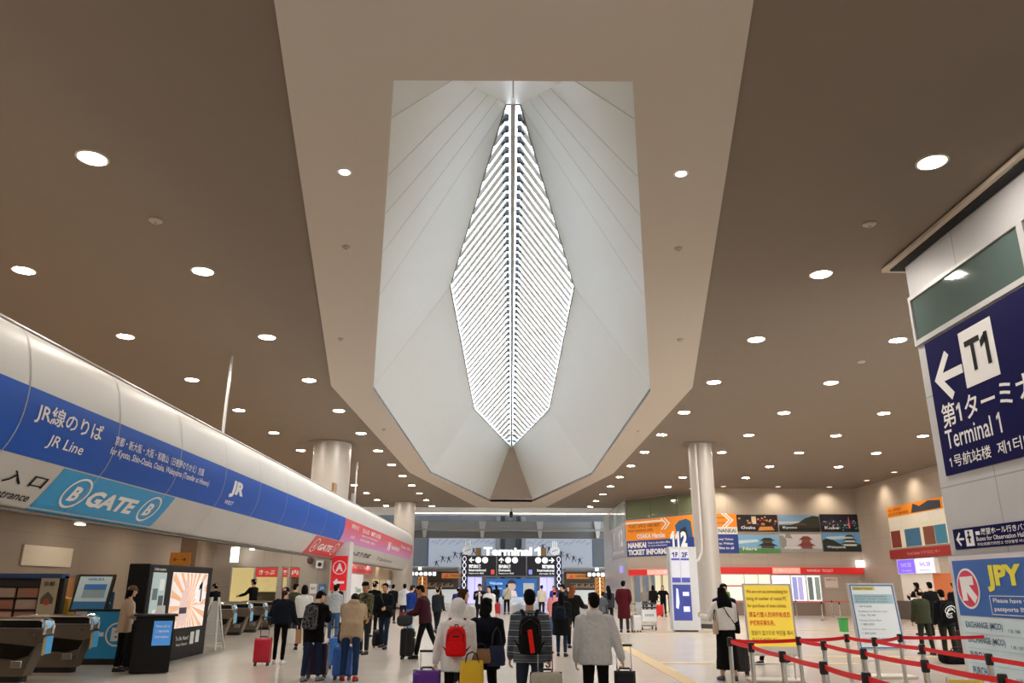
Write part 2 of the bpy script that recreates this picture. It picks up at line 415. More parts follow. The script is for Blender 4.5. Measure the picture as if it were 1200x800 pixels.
# bridge of grey beams crossing the court
g = thing('court_bridge', None, None, (0,77,6), kind='structure')
M_gr = mat('bridge_grey', (.36,.37,.37), .5, .1)
MB().box(-30, 30, 77, 77.5, 7.05, 7.75).build('beam', M_gr, g); MB().box(-30, 30, 77.1, 77.5, 6.15, 6.8).build('beam', mat('bridge_grey_dark', (.16,.165,.17), .5), g)
MB().box(-30, 30, 76.6, 77.6, 6.85, 7.0).build('walkway', M_gr, g)
for x in (-8.4, -2.8, 2.8, 8.4, -14, 14):
    mb = MB(); mb.prism([(x-.35, 7.75),(x+.35, 7.75),(x+.12, 6.2),(x-.12, 6.2)], lambda a, c: (a, 76.75, c), lambda a, c: (a, 77.0, c)); mb.build('bracket', mat('bracket_white', (.6,.6,.6), .5), g)
# columns
def column(x, y, r, name, z1=CZ):
    c = thing(name, None, None, (x, y, 0), kind='structure')
    MB().lathe((x,y,0), [(r,.18),(r,z1)], 40).build('shaft', mat('column_panel', (.50,.46,.42), .4, .15, var=.02, scale=1), c, smooth=True)
    MB().lathe((x,y,0), [(r+.01,0),(r+.01,.18)], 40).build('base_band', mat('base_dark', (.06,.055,.05), .5), c, smooth=True)
    MB().lathe((x,y,0), [(r+.25,z1-.03),(r+.25,z1)], 40).build('collar', M_ceil, c, smooth=True)
    jm = MB()
    for a in range(4):
        t = PI/4+a*PI/2; q = V((x+math.cos(t)*(r+.004), y+math.sin(t)*(r+.004), 0)); e = V((-math.sin(t), math.cos(t), 0))*.012
        jm.add([q-e+V((0,0,.18)), q+e+V((0,0,.18)), q+e+V((0,0,z1)), q-e+V((0,0,z1))], [(0,1,2,3)])
    jm.build('seam', mat('joint_grey', (.42,.42,.42), .6), c)
    return c
column(-8.38, 35.9, .87, 'column'); column(-8.48, 62.6, .82, 'column'); col_r = column(8.75, 35.6, .53, 'column')
cp = MB().tube([(8.40,35.0,7.9),(8.40,35.0,3.6),(8.36,34.96,3.15),(8.22,34.9,2.85),(8.0,34.85,2.7),(7.8,34.85,2.66)], .05, 10)
tag(cp.build('conduit_pipe', mat('pipe_cream', (.62,.57,.52), .4), None, smooth=True), 'beige conduit pipe running down the round column and bending left', 'pipe')
# ceiling end coloured white for the court's daylight, plus an added glowing strip
struct(MB().box(-16, 26, 66.2, 73.6, CZ-.03, CZ-.005).build('ceiling_end_daylit', mat('ceiling_daylit', (.80,.80,.79), .5, var=.02)))
struct(MB().box(-9, 9.0, 71.0, 71.5, CZ-.06, CZ-.03).build('glow_strip', lit('fff6e8', 3)))
# floor strips
M_strip = mat('strip_yellow', (.62,.44,.20), .5, var=.08, scale=30)
def strip(pts, w, m=M_strip):
    mb = MB()
    for (a, c) in zip(pts, pts[1:]):
        a, c = V((*a, 0)), V((*c, 0)); d = (c-a).normalized(); q = V((-d.y, d.x, 0))*w/2
        mb.add([a-q+V((0,0,.001)), a+q+V((0,0,.001)), c+q+V((0,0,.001)), c-q+V((0,0,.001)), a-q+V((0,0,.005)), a+q+V((0,0,.005)), c+q+V((0,0,.005)), c-q+V((0,0,.005))],
               [(4,5,6,7),(0,1,5,4),(1,2,6,5),(2,3,7,6),(3,0,4,7)])
    return struct(mb.build('floor_strip', m))
strip([(3.55, 31.2), (3.32, 24), (3.28, 8)], .32); strip([(3.45, 19.2), (8.0, 19.2)], .3); strip([(3.5, 31.2), (8.0, 31.6)], .28)
strip([(7.4, 21.2), (22.9, 21.4)], .28); strip([(8, 33.9), (22.8, 34.2)], .28)

# ------------------------------------------------------------------ the long curved sign tube on the left
PROF = [(-7.75,5.36),(-7.50,5.36),(-7.36,5.32),(-7.24,5.24),(-7.15,5.14),(-7.08,4.97),(-7.03,4.76),(-6.99,4.56),(-6.975,4.38),(-6.975,4.2),(-6.99,4.02),(-7.02,3.86),(-7.06,3.73),(-7.12,3.59),(-7.19,3.47),(-7.28,3.33),(-7.37,3.2),(-7.47,3.07),(-7.57,2.94),(-7.67,2.83),(-7.76,2.78)]
def pr(z):
    """x of the tube front at height z, and its outward normal"""
    for (xa, za), (xb, zb) in zip(PROF[1:], PROF[2:]):
        if zb <= z <= za:
            t = (za-z)/(za-zb); d = V((xb-xa, 0, zb-za)).normalized(); return xa+(xb-xa)*t, V((-d.z, 0, d.x))
    return -7.7, V((1,0,0))
M_tube = mat('tube_silver', (.60,.59,.57), .48, .2, var=.02, scale=.6)
Y0, Y1 = -2, 58.6
def endx(y):      # the tube rounds off at its far end
    if y <= 57: return 0
    t = (y-57)/1.6; return 1.35*(1-math.sqrt(max(0, 1-t*t)))
ys = [Y0] + [2.7*k for k in range(0, 21)] + [56.0, 57, 57.3, 57.6, 57.9, 58.15, 58.35, 58.5, 58.58, 58.6]
tube = MB()
tube.loft([[(x-endx(y), y, z) for x, z in PROF] + [(-7.98-endx(y), y, 2.80), (-7.98-endx(y), y, 5.36)] for y in ys])
bulk = thing('sign_bulkhead', None, None, (-7.5, 28, 2.78), kind='structure')
tube.build('curved_shell', M_tube, bulk, smooth=True)
MB().tube([(-7.5, Y0, 5.40), (-7.5, 57, 5.40)], .045, 8).build('top_rail', mat('rail_grey', (.30,.29,.28), .4, .5), bulk)
def band(name, pts_fn, za, zb, ya, yb, m, off=.006, ny=1, sh=0.0):
    """a printed band that follows the tube; sh = how far its ends lean along the hall"""
    mb = MB(); nz = max(2, int((za-zb)/.06))
    for i in range(ny+1):
        for j in range(nz+1):
            z = za+(zb-za)*j/nz; x, n = pr(z); y = ya+(yb-ya)*i/ny
            e = endx(y)
            p = V((x-e, y, z))+n*off; mb.v.append(p)
    for i in range(ny):
        for j in range(nz):
            a = i*(nz+1)+j; mb.f.append((a, a+1, a+nz+2, a+nz+1))
    return mb.build(name, m, bulk, smooth=True, fix=False)
M_blue = mat('band_blue', hexc('1258c0'), .45, var=.03, spec=.25)
M_cyan = mat('band_cyan', hexc('2ba0e0'), .45, var=.02)
M_red = mat('band_red', hexc('d2343a'), .4, var=.02); M_pink = mat('band_pink', hexc('d9628f'), .4, var=.02)
band('blue_band', None, 4.40, 3.47, Y0, 33.2, M_blue, ny=12)
tb = bpy.data.materials.new('band_red_to_pink'); tb.use_nodes = True; nt = tb.node_tree; bb = nt.nodes['Principled BSDF']; bb.inputs['Roughness'].default_value = .4
tcn = nt.nodes.new('ShaderNodeTexCoord'); spn = nt.nodes.new('ShaderNodeSeparateXYZ'); mrn = nt.nodes.new('ShaderNodeMapRange'); crn = nt.nodes.new('ShaderNodeValToRGB')
nt.links.new(tcn.outputs['Object'], spn.inputs[0]); nt.links.new(spn.outputs[2], mrn.inputs[0]); mrn.inputs[1].default_value = .7; mrn.inputs[2].default_value = 1.6
nt.links.new(mrn.outputs[0], crn.inputs[0]); nt.links.new(crn.outputs[0], bb.inputs['Base Color'])
crn.color_ramp.elements[0].color = (*hexc('d68ac8'), 1); crn.color_ramp.elements[1].color = (*hexc('e04a52'), 1); crn.color_ramp.elements[1].position = .75
band('red_band', None, 4.40, 3.47, 33.2, 58.3, tb, ny=24)
band('gate_patch', None, 3.45, 2.80, 12.45, 16.75, M_cyan, ny=4)
band('red_gate_patch', None, 3.45, 2.82, 29.3, 34.3, M_red, ny=4)
sj = MB()
for k in range(0, 21):
    y = 2.7*k+.02
    for (xa, za), (xb, zb) in zip(PROF[1:], PROF[2:]):
        n = V((-(zb-za), 0, xb-xa)).normalized()*.009
        sj.add([V((xa,y-.012,za))+n, V((xb,y-.012,zb))+n, V((xb,y+.012,zb))+n, V((xa,y+.012,za))+n], [(0,1,2,3)])
sj.build('shell_joints', mat('joint_light', (.42,.42,.42), .5), bulk, fix=False)
def curved_text(t, y, z, h, w, m=M_print, bold=0.0, al='l', name='lettering', shear=0.0, off=.014):
    vs, fs, tw, th = text2d(t, bold); bm = bmesh.new()
    W = w; o = {'l': 0, 'c': -W/2, 'r': -W}[al]
    bv = [bm.verts.new((a/tw*W+o+shear*b/th*h, b/th*h, 0)) for a, b in vs]
    for f in fs:
        try: bm.faces.new([bv[i] for i in f])
        except ValueError: pass
    for k in range(1, 6):
        bmesh.ops.bisect_plane(bm, geom=bm.verts[:]+bm.edges[:]+bm.faces[:], plane_co=(0, h*k/6, 0), plane_no=(0,1,0))
    # b runs along the tube's skin: walk the arc from height z upward
    arc = [(z, 0.0)]; zz = z; L = 0
    while L < h*1.3 and zz < 5.3:
        x0, _ = pr(zz); x1, _ = pr(zz+.01); L += math.hypot(x1-x0, .01); zz += .01; arc.append((zz, L))
    def at(b):
        for (za, la), (zb, lb) in zip(arc, arc[1:]):
            if lb >= b: return za+(zb-za)*(b-la)/max(lb-la, 1e-6)
        return arc[-1][0]
    for v in bm.verts:
        zq = at(v.co.y); x, n = pr(zq); yy = y+v.co.x; v.co = V((x-endx(yy), yy, zq))+n*off
    return MB().bm(bm).build(name, m, bulk, fix=False)
curved_text('JR線のりば', 11.1, 3.93, .32, 1.9, bold=.014)
curved_text('JR Line', 11.62, 3.64, .22, 1.0, bold=.008)
curved_text('京都・新大阪・大阪・和歌山（日根野のりかえ）方面', 13.45, 4.01, .17, 4.1, bold=.012)
curved_text('for Kyoto, Shin-Osaka, Osaka, Wakayama (Transfer at Hineno)', 13.4, 3.81, .16, 4.6, bold=.012)
curved_text('JR', 19.4, 3.77, .42, .95, bold=.05, shear=.1)
curved_text('入 口', 11.3, 3.10, .22, 1.0, M_printk, bold=.012); curved_text('Entrance', 11.3, 2.90, .15, .95, M_printk, bold=.006)
curved_text('GATE', 13.7, 2.99, .33, 1.75, bold=.045)
curved_text('WEST', 19.35, 3.60, .10, .6, bold=.012)
def curved_ring(y, z, ry, rz, w):
    mb = MB(); n = 36
    for j in range(n):
        t = 2*PI*j/n
        for q in (1, 1-w):
            zz = z+rz*q*math.sin(t); x, nn = pr(zz); mb.v.append(V((x, y+ry*q*math.cos(t), zz))+nn*.014)
    for j in range(n):
        p, q = 2*j, 2*((j+1) % n); mb.f.append((p, q, q+1, p+1))
    mb.build('ring_mark', M_print, bulk, fix=False)
for y in (13.28, 16.05):
    curved_ring(y, 3.15, .36, .24, .14); curved_text('B', y-.13, 3.02, .29, .27, bold=.04)
curved_text('GATE', 30.7, 3.0, .3, 2.2, bold=.04); curved_ring(30.1, 3.14, .4, .24, .14); curved_text('A', 29.95, 3.02, .26, .3, bold=.03); curved_ring(33.5, 3.14, .4, .24, .14); curved_text('A', 33.35, 3.02, .26, .3, bold=.03)
curved_text('南海線のりば', 34.6, 4.07, .2, 1.6, bold=.02); curved_text('なんば・高野山方面', 37.2, 4.05, .22, 5.2, bold=.02)
curved_text('Nankai Line for Namba, Koyasan', 37.2, 3.86, .12, 4.6, bold=.01); curved_text('南海线 往难波・高野山', 37.2, 3.68, .11, 4.0, bold=.01); curved_text('入口', 34.8, 3.68, .14, .9, bold=.02)
curved_text('N', 45.4, 3.62, .5, .9, bold=.06); curved_text('NANKAI', 46.8, 3.74, .22, 3.2, bold=.03); curved_text('Ticket Office', 50.5, 4.0, .18, 5.0, bold=.02)
curved_text('きっぷうりば', 36.0, 3.05, .26, 6.0, M_printk, bold=.03); curved_text('Tickets', 44.0, 3.05, .2, 6.0, mat('grey_print', (.25,.25,.25), .5), bold=.02)
# soffit strip and small soffit lamps under the tube
struct(MB().box(-7.9, -7.7, Y0, 57, 2.74, 2.78).build('trim_6', mat('soffit_edge', (.16,.14,.12), .5)))
for i, y in enumerate((14.4, 24.2)):
    tag(MB().rbox((-7.86, y, 2.71), (.10, .22, .03), .01, 1).build('soffit_lamp', lit('fff2dc', 4)), ['small white soffit lamp under the tube beside the cyan gate lettering', 'small white soffit lamp under the tube above the hanging white sign'][i], 'lamp')
# rods from the ceiling down to the tube
for i, (x, y) in enumerate(((-8.15, 21.5), (-8.3, 41.5))):
    tag(MB().cyl((x,y,5.3), (x,y,CZ), .045, n=10).build('hanger_rod', M_alu, None, smooth=True), ['thin steel rod from ceiling to tube left of the wide column', 'thin steel rod from ceiling to tube between the two wide columns'][i], 'rod')
tag(MB().rbox((-7.62, 33.5, 5.62), (.12, .5, .52), .02).build('loudspeaker', mat('speaker_wood', (.35,.22,.10), .5)), 'brown box loudspeaker standing on top of the tube', 'loudspeaker')
tag(MB().rbox((-7.56, 37.4, 5.61), (.12, .45, .5), .02).build('loudspeaker', mat('speaker_grey', (.35,.36,.34), .5)), 'grey box loudspeaker standing on top of the tube', 'loudspeaker')

# ------------------------------------------------------------------ gate room: end wall with office windows, pillar A
EW = Face((-13, 35, 0), (1,0,0))
ew = MB()
for a0, a1, b0, b1 in ((0,.8,0,3.65),(.8,5.4,2.45,3.65),(.8,5.4,0,.8),(1.82,1.88,.8,2.45),(2.85,3.05,.8,2.45),(3.28,3.4,.8,2.45),(3.8,5.4,.8,2.45)):
    EW.rect(ew, a0, b0, a1, b1, 0, .2)
struct(ew.build('wall_office', panel_mat('office_panel', (.47,.42,.37), .35, .3, 1.2, 1.6, .7, 'XZ')))
struct(MB().box(-14.2, -8.6, 37.2, 37.3, 0, 3.6).build('wall_office_inside', lit('e9cf8f', .75)))
for i, (a0, a1) in enumerate(((.8,1.82),(1.88,2.85),(3.05,3.28),(3.4,3.8))):
    w = thing('window_%d' % (i+2), None, None, (-13+a0, 35, .8), kind='structure')
    EW.rect(MB(), a0, .8, a1, 2.45, -.12, .01).build('pane', clear_glass('office_glass', (.93,.96,.95)), w)
    fr = MB(); EW.rect(fr, a0, .8, a1, .84, -.08, .06); EW.rect(fr, a0, 2.41, a1, 2.45, -.08, .06); EW.rect(fr, a0, .84, a0+.03, 2.41, -.08, .06); EW.rect(fr, a1-.03, .84, a1, 2.41, -.08, .06)
    fr.build('window_frame', M_alu, w)
    if i: 
        EW.rect(MB(), a0, 2.02, a1, 2.41, -.05, .02).build('red_header', lit('c43a34', .25), w)
        tm = MB(); EW.text(tm, ['', 'きっぷ', '案', '内'][i], (a0+a1)/2, 2.12, .2, min(.7, (a1-a0)*.7), -.04, .02, 'c'); tm.build('lettering', M_print, w)
sh = MB().rbox((-10.8, 36.6, .7), (1.2, .5, 1.4), .03); tag(sh.build('office_cabinet', paint('8f8a7c')), 'pale office cabinet seen through the lit ticket window', 'cabinet')
def wall_sign(name, label, cat, F, a0, b0, a1, b1, m, texts=(), d=.03, frame=None, arrow=None, disc=()):
    t = thing(name, label, cat, F.P((a0+a1)/2, b0, 0))
    pn = F.rect(MB(), a0, b0, a1, b1, d, d).build('sign_panel', m, t)
    for (s, a, b, h, w, mm, bold, al) in texts:
        mb = MB(); F.text(mb, s, a, b, h, w, d+.006, bold, al); mb.build('lettering', mm, pn)
    if frame:
        fm = MB(); q = frame[0]
        for r in ((a0-q,b0-q,a1+q,b0),(a0-q,b1,a1+q,b1+q),(a0-q,b0,a0,b1),(a1,b0,a1+q,b1)): F.rect(fm, *r, d+.01, d+.01)
        fm.build('frame', frame[1], t)
    return t
wall_sign('hanging_sign', 'small white lit sign hanging above the office windows', 'sign', Face((-11.98, 34.2, 2.6), (1,0,0)), 0, 0, .34, .62, lit('ffffff', 1.3), [('改札', .17, .35, .12, .24, M_printk, .01, 'c'), ('Gate', .17, .15, .1, .24, M_printk, .01, 'c')], .08)
MB().cyl((-11.81, 34.16, 3.2), (-11.81, 34.16, 3.6), .02, n=8).build('hanger', M_alu, bpy.data.objects['hanging_sign'])
wall_sign('notice_sheet', 'white notice on the grey wall left of the red A pillar', 'notice', EW, 4.3, 1.35, 4.6, 1.75, M_white, [('案内', 4.45, 1.5, .12, .2, M_printk, 0, 'c')], .02)
wall_sign('notice_sheet', 'blue notice on the grey wall left of the red A pillar', 'notice', EW, 4.68, 1.35, 5.0, 1.75, paint('5a8fc0'), [('JR', 4.84, 1.5, .12, .2, M_print, .01, 'c')], .02)
c = thing('security_camera', 'dark dome security camera on the wall beside the A pillar', 'camera', (-8.75, 34.9, 2.75))
MB().ell((-8.75,34.85,2.72), (.13,.13,.16)).build('dome', mat('dome_brown', (.10,.06,.05), .2), c, smooth=True); MB().rbox((-8.75,34.93,2.8), (.16,.14,.1), .02).build('mount', M_alu, c)
c = thing('wall_clock', 'small white square clock on wall beside dark dome camera', 'clock', (-8.32, 34.9, 2.5))
MB().rbox((-8.32,34.92,2.55), (.34,.1,.34), .03).build('case', M_white, c); MB().cyl((-8.32,34.86,2.55), (-8.32,34.87,2.55), .09, n=20).build('dial', M_black, c)
p = thing('gate_pillar', None, None, (-7.4, 34.8, 0), kind='structure')
MB().box(-7.78, -6.98, 34.5, 35.3, 0, 3.5).build('pillar_body', mat('pillar_white', (.66,.66,.65), .35, .1), p)
MB().box(-7.80, -6.96, 34.48, 35.32, 0, .2).build('plinth', mat('plinth_grey', (.3,.3,.3), .5), p)
F = Face((-7.70, 34.48, 1.48), (1,0,0))
t = thing('gate_sign', 'red sign with circled white A and left arrow on white pillar', 'sign', (-7.4, 34.48, 1.48))
F.rect(MB(), 0, 0, .68, 1.42, .03, .03).build('sign_panel', lit('d8222c', .25), t)
F.ring(MB(), .34, .94, .29, .035, .036).build('ring_mark', M_print, t); mb = MB(); F.text(mb, 'A', .34, .78, .34, .32, .037, .05, 'c'); mb.build('lettering', M_print, t)
F.arrow(MB(), .34, .33, .48, PI, .037, .2, .32).build('arrow_symbol', M_print, t)
# hall wall past the pillar: red ticket header, pale panels
struct(MB().box(-9.7, -9.4, 35.3, 68, 0, 3.65).build('wall_tickets', panel_mat('ticket_wall', (.55,.42,.28), .5, 0, 3, 1.5, .8, 'YZ')))
F = Face((-9.39, 36.4, 0), (0,1,0))
wall_sign('ticket_header', 'long red header sign over the white ticket machines past the pillar', 'sign', F, 10.0, 2.45, 17.6, 3.15, lit('c8202a', .3), [('きっぷうりば Tickets 售票处', 13.8, 2.65, .3, 6.5, M_print, .02, 'c')], .08)
wall_sign('ticket_machine_panel', 'white lit ticket machine panel under the long red header', 'panel', F, 10.0, .5, 14.5, 2.35, lit('d8d4d0', .45), [('Tickets', 13.0, 1.3, .3, 2.0, paint('4a9a3c'), .03, 'c')], .06)
for i, (a, h, lab) in enumerate(((18.2, 'd8c8a0', 'first cream poster on tan wall past the ticket machines'), (21.4, 'c8b890', 'second cream poster on tan wall past the ticket machines'), (24.6, 'e6e2dc', 'white poster on tan wall near the far end of the tube'))):
    wall_sign('wall_poster', lab, 'poster', F, a, .8, a+2.6, 2.1, lit(h, .3), [('時刻表', a+1.3, 1.5, .3, 1.6, M_printk, .02, 'c')], .04)

# ------------------------------------------------------------------ ticket gates
M_bronze = mat('bronze_steel', (.20,.16,.125), .36, .6, var=.06, scale=5)
def gate(x, y, label, group=None):
    """hall end at x, body runs towards -X"""
    g = thing('ticket_gate', label, 'ticket gate', (x-.85, y, 0), group=group)
    W = .15
    prof = [(-.28,.10),(-.12,.62),(-.02,.66),(0,.80),(-.10,.90),(-1.70,.90),(-1.78,.82),(-1.76,.66),(-1.62,.6),(-1.5,.10)]
    MB().prism(prof, lambda a, b: (x+a, y-W, b), lambda a, b: (x+a, y+W, b)).build('body', M_bronze, g)
    MB().box(x-1.45, x-.34, y-.12, y+.12, 0, .10).build('plinth', M_black, g)
    pn = MB()
    for s in (-1, 1):
        pn.prism([(-.18,.44),(-.10,.60),(-.75,.66),(-.78,.40),(-.4,.38)], lambda a, b: (x+a-.05, y+s*(W+.001), b), lambda a, b: (x+a-.05, y+s*(W+.012), b))
    pn.build('dark_panel', mat('smoked_panel', (.008,.007,.006), .15), g)
    for s in (-1, 1):
        MB().tube([(x-.03,y+s*.13,.80),(x-.02,y+s*.13,.93),(x-.06,y+s*.13,1.02),(x-.15,y+s*.13,1.06),(x-1.5,y+s*.13,1.06),(x-1.62,y+s*.13,1.02),(x-1.66,y+s*.13,.93),(x-1.66,y+s*.13,.85)], .028, 8).build('hand_rail', M_chrome, g, smooth=True)
    MB().box(x-1.55, x-.12, y-.10, y+.10, .9, 1.03).build('top_housing', mat('housing_black', (.015,.013,.012), .2), g)
    MB().box(x-1.72, x-.08, y-.155, y+.155, .895, .915).build('steel_edge', M_steel, g)
    MB().ell((x-.08,y,.965), (.09,.10,.08)).build('reader', lit('9fd0f0', .25), g, smooth=True)
    MB().rbox((x+.02,y-.02,.62), (.03,.22,.30), .01, 1).build('guide_plate', lit('58aadf', .2), g)
    MB().rbox((x+.01,y-.14,.60), (.03,.06,.3), .01, 1).build('lamp_strip', paint('c9b060'), g)
    bt = MB()
    for a, b in ((-.2,.80),(-.86,.68),(-.86,.36),(-.24,.30)): bt.cyl((x+a,y-W-.02,b), (x+a,y-W,b), .02, n=10)
    bt.build('bolt', M_chrome, g)
    MB().rbox((x-.42,y-W-.01,.30), (.2,.02,.12), .008, 1).build('access_plate', M_steel, g)
    return g
for i, y in enumerate((13.35, 15.0, 16.65)):
    gate(-8.4, y, ['bronze ticket gate with chrome rail cut by the left edge', 'bronze ticket gate with blue reader between the cut one and the blue fence', 'bronze ticket gate with chrome rail right beside the blue B fence'][i], 'ticket gates at entrance B')
for i, y in enumerate((27.3, 29.0, 30.7, 32.6)):
    gate(-9.2, y, ['bronze ticket gate nearest the white folding floor sign', 'second bronze ticket gate behind the white folding floor sign', 'third bronze ticket gate behind the folding sign', 'bronze ticket gate nearest the woman in leggings, last of its row'][i], 'ticket gates below the office windows')
# blue B fence panel
F = Face((-9.68, 18.2, .12), (1,0,0)); t = thing('fence_panel', 'bright blue low fence panel with a circled B and arrow', 'fence', (-8.6, 18.3, 0))
F.rect(MB(), .25, 0, 1.45, .98, .02, .05).build('blue_panel', M_cyan, t); F.rect(MB(), 0, 0, .25, .98, .02, .05).build('grey_panel', mat('fence_grey', (.55,.56,.58), .4), t)
F.rect(MB(), 0, .98, 1.45, 1.03, .04, .09).build('top_rail', M_black, t); F.ring(MB(), .98, .5, .25, .035, .03).build('ring_mark', M_print, t)
mb = MB(); F.text(mb, 'B', .98, .36, .28, .24, .03, .05, 'c'); mb.build('lettering', M_print, t); F.arrow(MB(), .55, .5, .28, PI, .03, .3, .4).build('arrow_symbol', M_print, t)
MB().box(-9.68, -8.25, 18.16, 18.24, 0, .12).build('foot', M_black, t)
# brochure rack
t = thing('brochure_rack', 'wide brochure rack with rows of leaflets left of the tilted display', 'rack', (-10.9, 18.4, 0))
MB().box(-11.75, -10.2, 18.45, 18.6, 0, 1.85).build('back_board', mat('rack_dark', (.05,.045,.04), .5), t)
MB().box(-11.75, -10.2, 18.3, 18.62, 1.8, 1.9).build('blue_top', paint('34508a'), t)
sv = MB(); 
for z in (.6, .85, 1.1, 1.35, 1.6): sv.box(-11.72, -10.62, 18.28, 18.45, z, z+.02)
sv.build('shelf', M_black, t)
cols = ['b08070', 'c09a88', 'a86f5e', 'b9a193', 'ad7a62']
for i in range(2):
    for j, z in enumerate((.62, .87, 1.12, 1.37)):
        tag(MB().rbox((-11.45+i*.52, 18.36, z+.115), (.46, .05, .21), .005, 1).build('leaflet_stack', paint(cols[(i+j) % 5], .6)), '%s row of leaflets in the %s column of the brochure rack' % (['lowest', 'second lowest', 'third', 'topmost'][j], ['left', 'middle'][i]), 'leaflets', 'leaflets in the brochure rack')
F = Face((-10.62, 18.27, .95), (1,0,0)); t2 = wall_sign('rack_poster', 'framed temple poster on the right end of the brochure rack', 'poster', F, 0, 0, .4, .85, paint('b5a890'), [('京都', .2, .68, .1, .25, M_printk, .01, 'c')], .02)
F.poly(MB(), [(.06,.3),(.34,.3),(.34,.42),(.27,.5),(.2,.56),(.13,.5),(.06,.42)], .026, .004).build('roof_shape', paint('5a564e'), t2); F.disc(MB(), .2, .34, .07, .03, .004).build('red_shape', paint('b0522e'), t2)
# tilted display
t = thing('display_screen', 'black framed tilted display with pale train picture left of the staff', 'display', (-9.75, 18.8, 0))
F = Face((-10.06, 18.55, 1.08), V((1,.05,0)), V((.08,.12,1)))
F.rect(MB(), 0, 0, .82, .82, 0, .09).build('bezel', M_black, t); F.rect(MB(), .05, .05, .77, .77, .006, .01).build('screen', lit('b4c4c4', .2), t)
F.rect(MB(), .05, .05, .77, .22, .01, .004).build('blue_footer', lit('2c6a98', .15), t); F.rect(MB(), .2, .3, .7, .6, .012, .004).build('picture', lit('8a9aa0', .15), t); F.rect(MB(), .2, .48, .7, .6, .015, .003).build('picture_sky', lit('3a70b0', .15), t)
mb = MB(); F.text(mb, 'HARUKA', .43, .68, .06, .36, .015, .02, 'c'); mb.build('lettering', lit('2a4a90', .3), t)
MB().cyl((-9.75,18.75,0), (-9.75,18.68,1.15), .05).build('stand', M_black, t); MB().rbox((-9.75,18.75,.02), (.6,.5,.04), .01).build('foot', M_black, t)
# back wall odds and ends
IW = Face((-12.99, 12, 0), (0,1,0))
wall_sign('notice_board', 'blank cream board high on the brown wall above the brochure rack', 'board', IW, 9.2, 2.15, 11.6, 2.68, paint('d9cbb6'), [], .04)
wall_sign('timetable', 'small dark framed timetable on the wall at the left edge', 'timetable', IW, 6.6, 1.55, 8.0, 2.15, paint('8a4a3a'), [('時刻表', 7.3, 1.95, .14, .8, M_print, .01, 'c')], .04, (.06, paint('d8b890')))
wall_sign('warm_board', 'orange brown board along the wall behind the brochure rack', 'board', IW, 9.0, 1.2, 13.5, 1.85, paint('c08a58'), [], .03)
struct(MB().box(-12.95, -12.6, 22.2, 22.9, 0, 1.95).build('trim_7', paint('6a625a'))); struct(MB().box(-12.95, -12.6, 24.0, 24.7, 0, 1.95).build('trim_8', paint('6a625a')))
struct(MB().box(-9.2, -8.75, 22.2, 22.6, 0, 3.1).build('trim_9', paint('9a8470')))
BW = Face((-10.2, 21.6, 0), (1,0,0))
bd = thing('partition_board', 'tan freestanding board behind the staff holding posters and yellow notice', 'board', (-9.5, 21.6, 0))
BW.rect(MB(), 0, .05, 1.7, 2.15, 0, .05).build('board', paint('a08a6e'), bd); MB().box(-10.2, -8.5, 21.4, 21.85, 0, .05).build('foot', M_black, bd)
wall_sign('notice_sheet', 'yellow notice on the tan board behind the staff', 'notice', BW, .35, 1.15, 1.0, 1.45, paint('e6d030'), [('ご案内', .68, 1.25, .1, .4, M_printk, .01, 'c')], .02)
wall_sign('notice_sheet', 'orange arrow notice hung above the tan board', 'notice', BW, 1.0, 2.15, 1.55, 2.50, paint('e8901c'), [('← →', 1.27, 2.28, .09, .35, M_printk, .02, 'c')], .02)
wall_sign('notice_sheet', 'red and white notice on the tan board behind the staff', 'notice', BW, .05, 1.62, .4, 2.1, paint('d04a34'), [('!', .22, 1.75, .2, .06, M_print, .02, 'c')], .02)
wall_sign('notice_sheet', 'grey picture sheet beside the red notice on the tan board', 'notice', BW, .85, 1.6, 1.35, 2.0, paint('b8b6ae'), [('JR', 1.1, 1.7, .15, .2, paint('34508a'), .02, 'c')], .02)
wall_sign('banner_stand', 'dark teal banner standing between display and tan board', 'banner', Face((-9.85, 19.6, 0), (1,0,0)), .0, .02, .28, 1.5, paint('24506a'), [('JR', .14, 1.2, .14, .2, M_print, .02, 'c')], .04)
tag(MB().prism([(0,0),(.5,0),(.42,.5),(.15,.55)], lambda a, b: (-10.75+a, 18.95, .85+b), lambda a, b: (-10.75+a, 19.25, .85+b)).build('yellow_bag', paint('c99a2c', .7)), 'yellow bag standing on a counter left of the tilted display', 'bag')
tag(MB().box(-10.85, -10.15, 18.9, 19.4, 0, .85).build('low_counter', paint('4a3a2e')), 'low dark counter under the yellow bag', 'counter')
# kiosk
t = thing('advert_kiosk', 'tall black advertising kiosk with sunburst poster facing the hall', 'kiosk', (-8.05, 19.3, 0))
MB().rbox((-8.05,19.25,1.06), (.46,3.7,2.1), .03).build('cabinet', mat('kiosk_black', (.007,.007,.008), .45, spec=.2), t)
F = Face((-7.815, 17.45, 0), (0,1,0))
F.rect(MB(), .13, .72, .82, 1.93, .012, .01).build('information_screen', lit('a8b8b8', .5), t)
for a, b, h in ((.2,1.35,'5a6c70'),(.5,1.55,'d0d8d6'),(.3,.9,'e8ecec'),(.52,1.2,'3c4a50')): F.rect(MB(), a, b, a+.24, b+.24, .016, .004).build('screen_block', lit(h, .4), t)
mb = MB(); F.text(mb, 'i Information', .14, 1.97, .06, .6, .012, .02); mb.build('lettering', M_print, t)
F.rect(MB(), 1.17, .70, 3.3, 1.95, .012, .01).build('poster', lit('f0e6e0', .55), t)
ry = MB(); c0 = (2.3, 1.2)
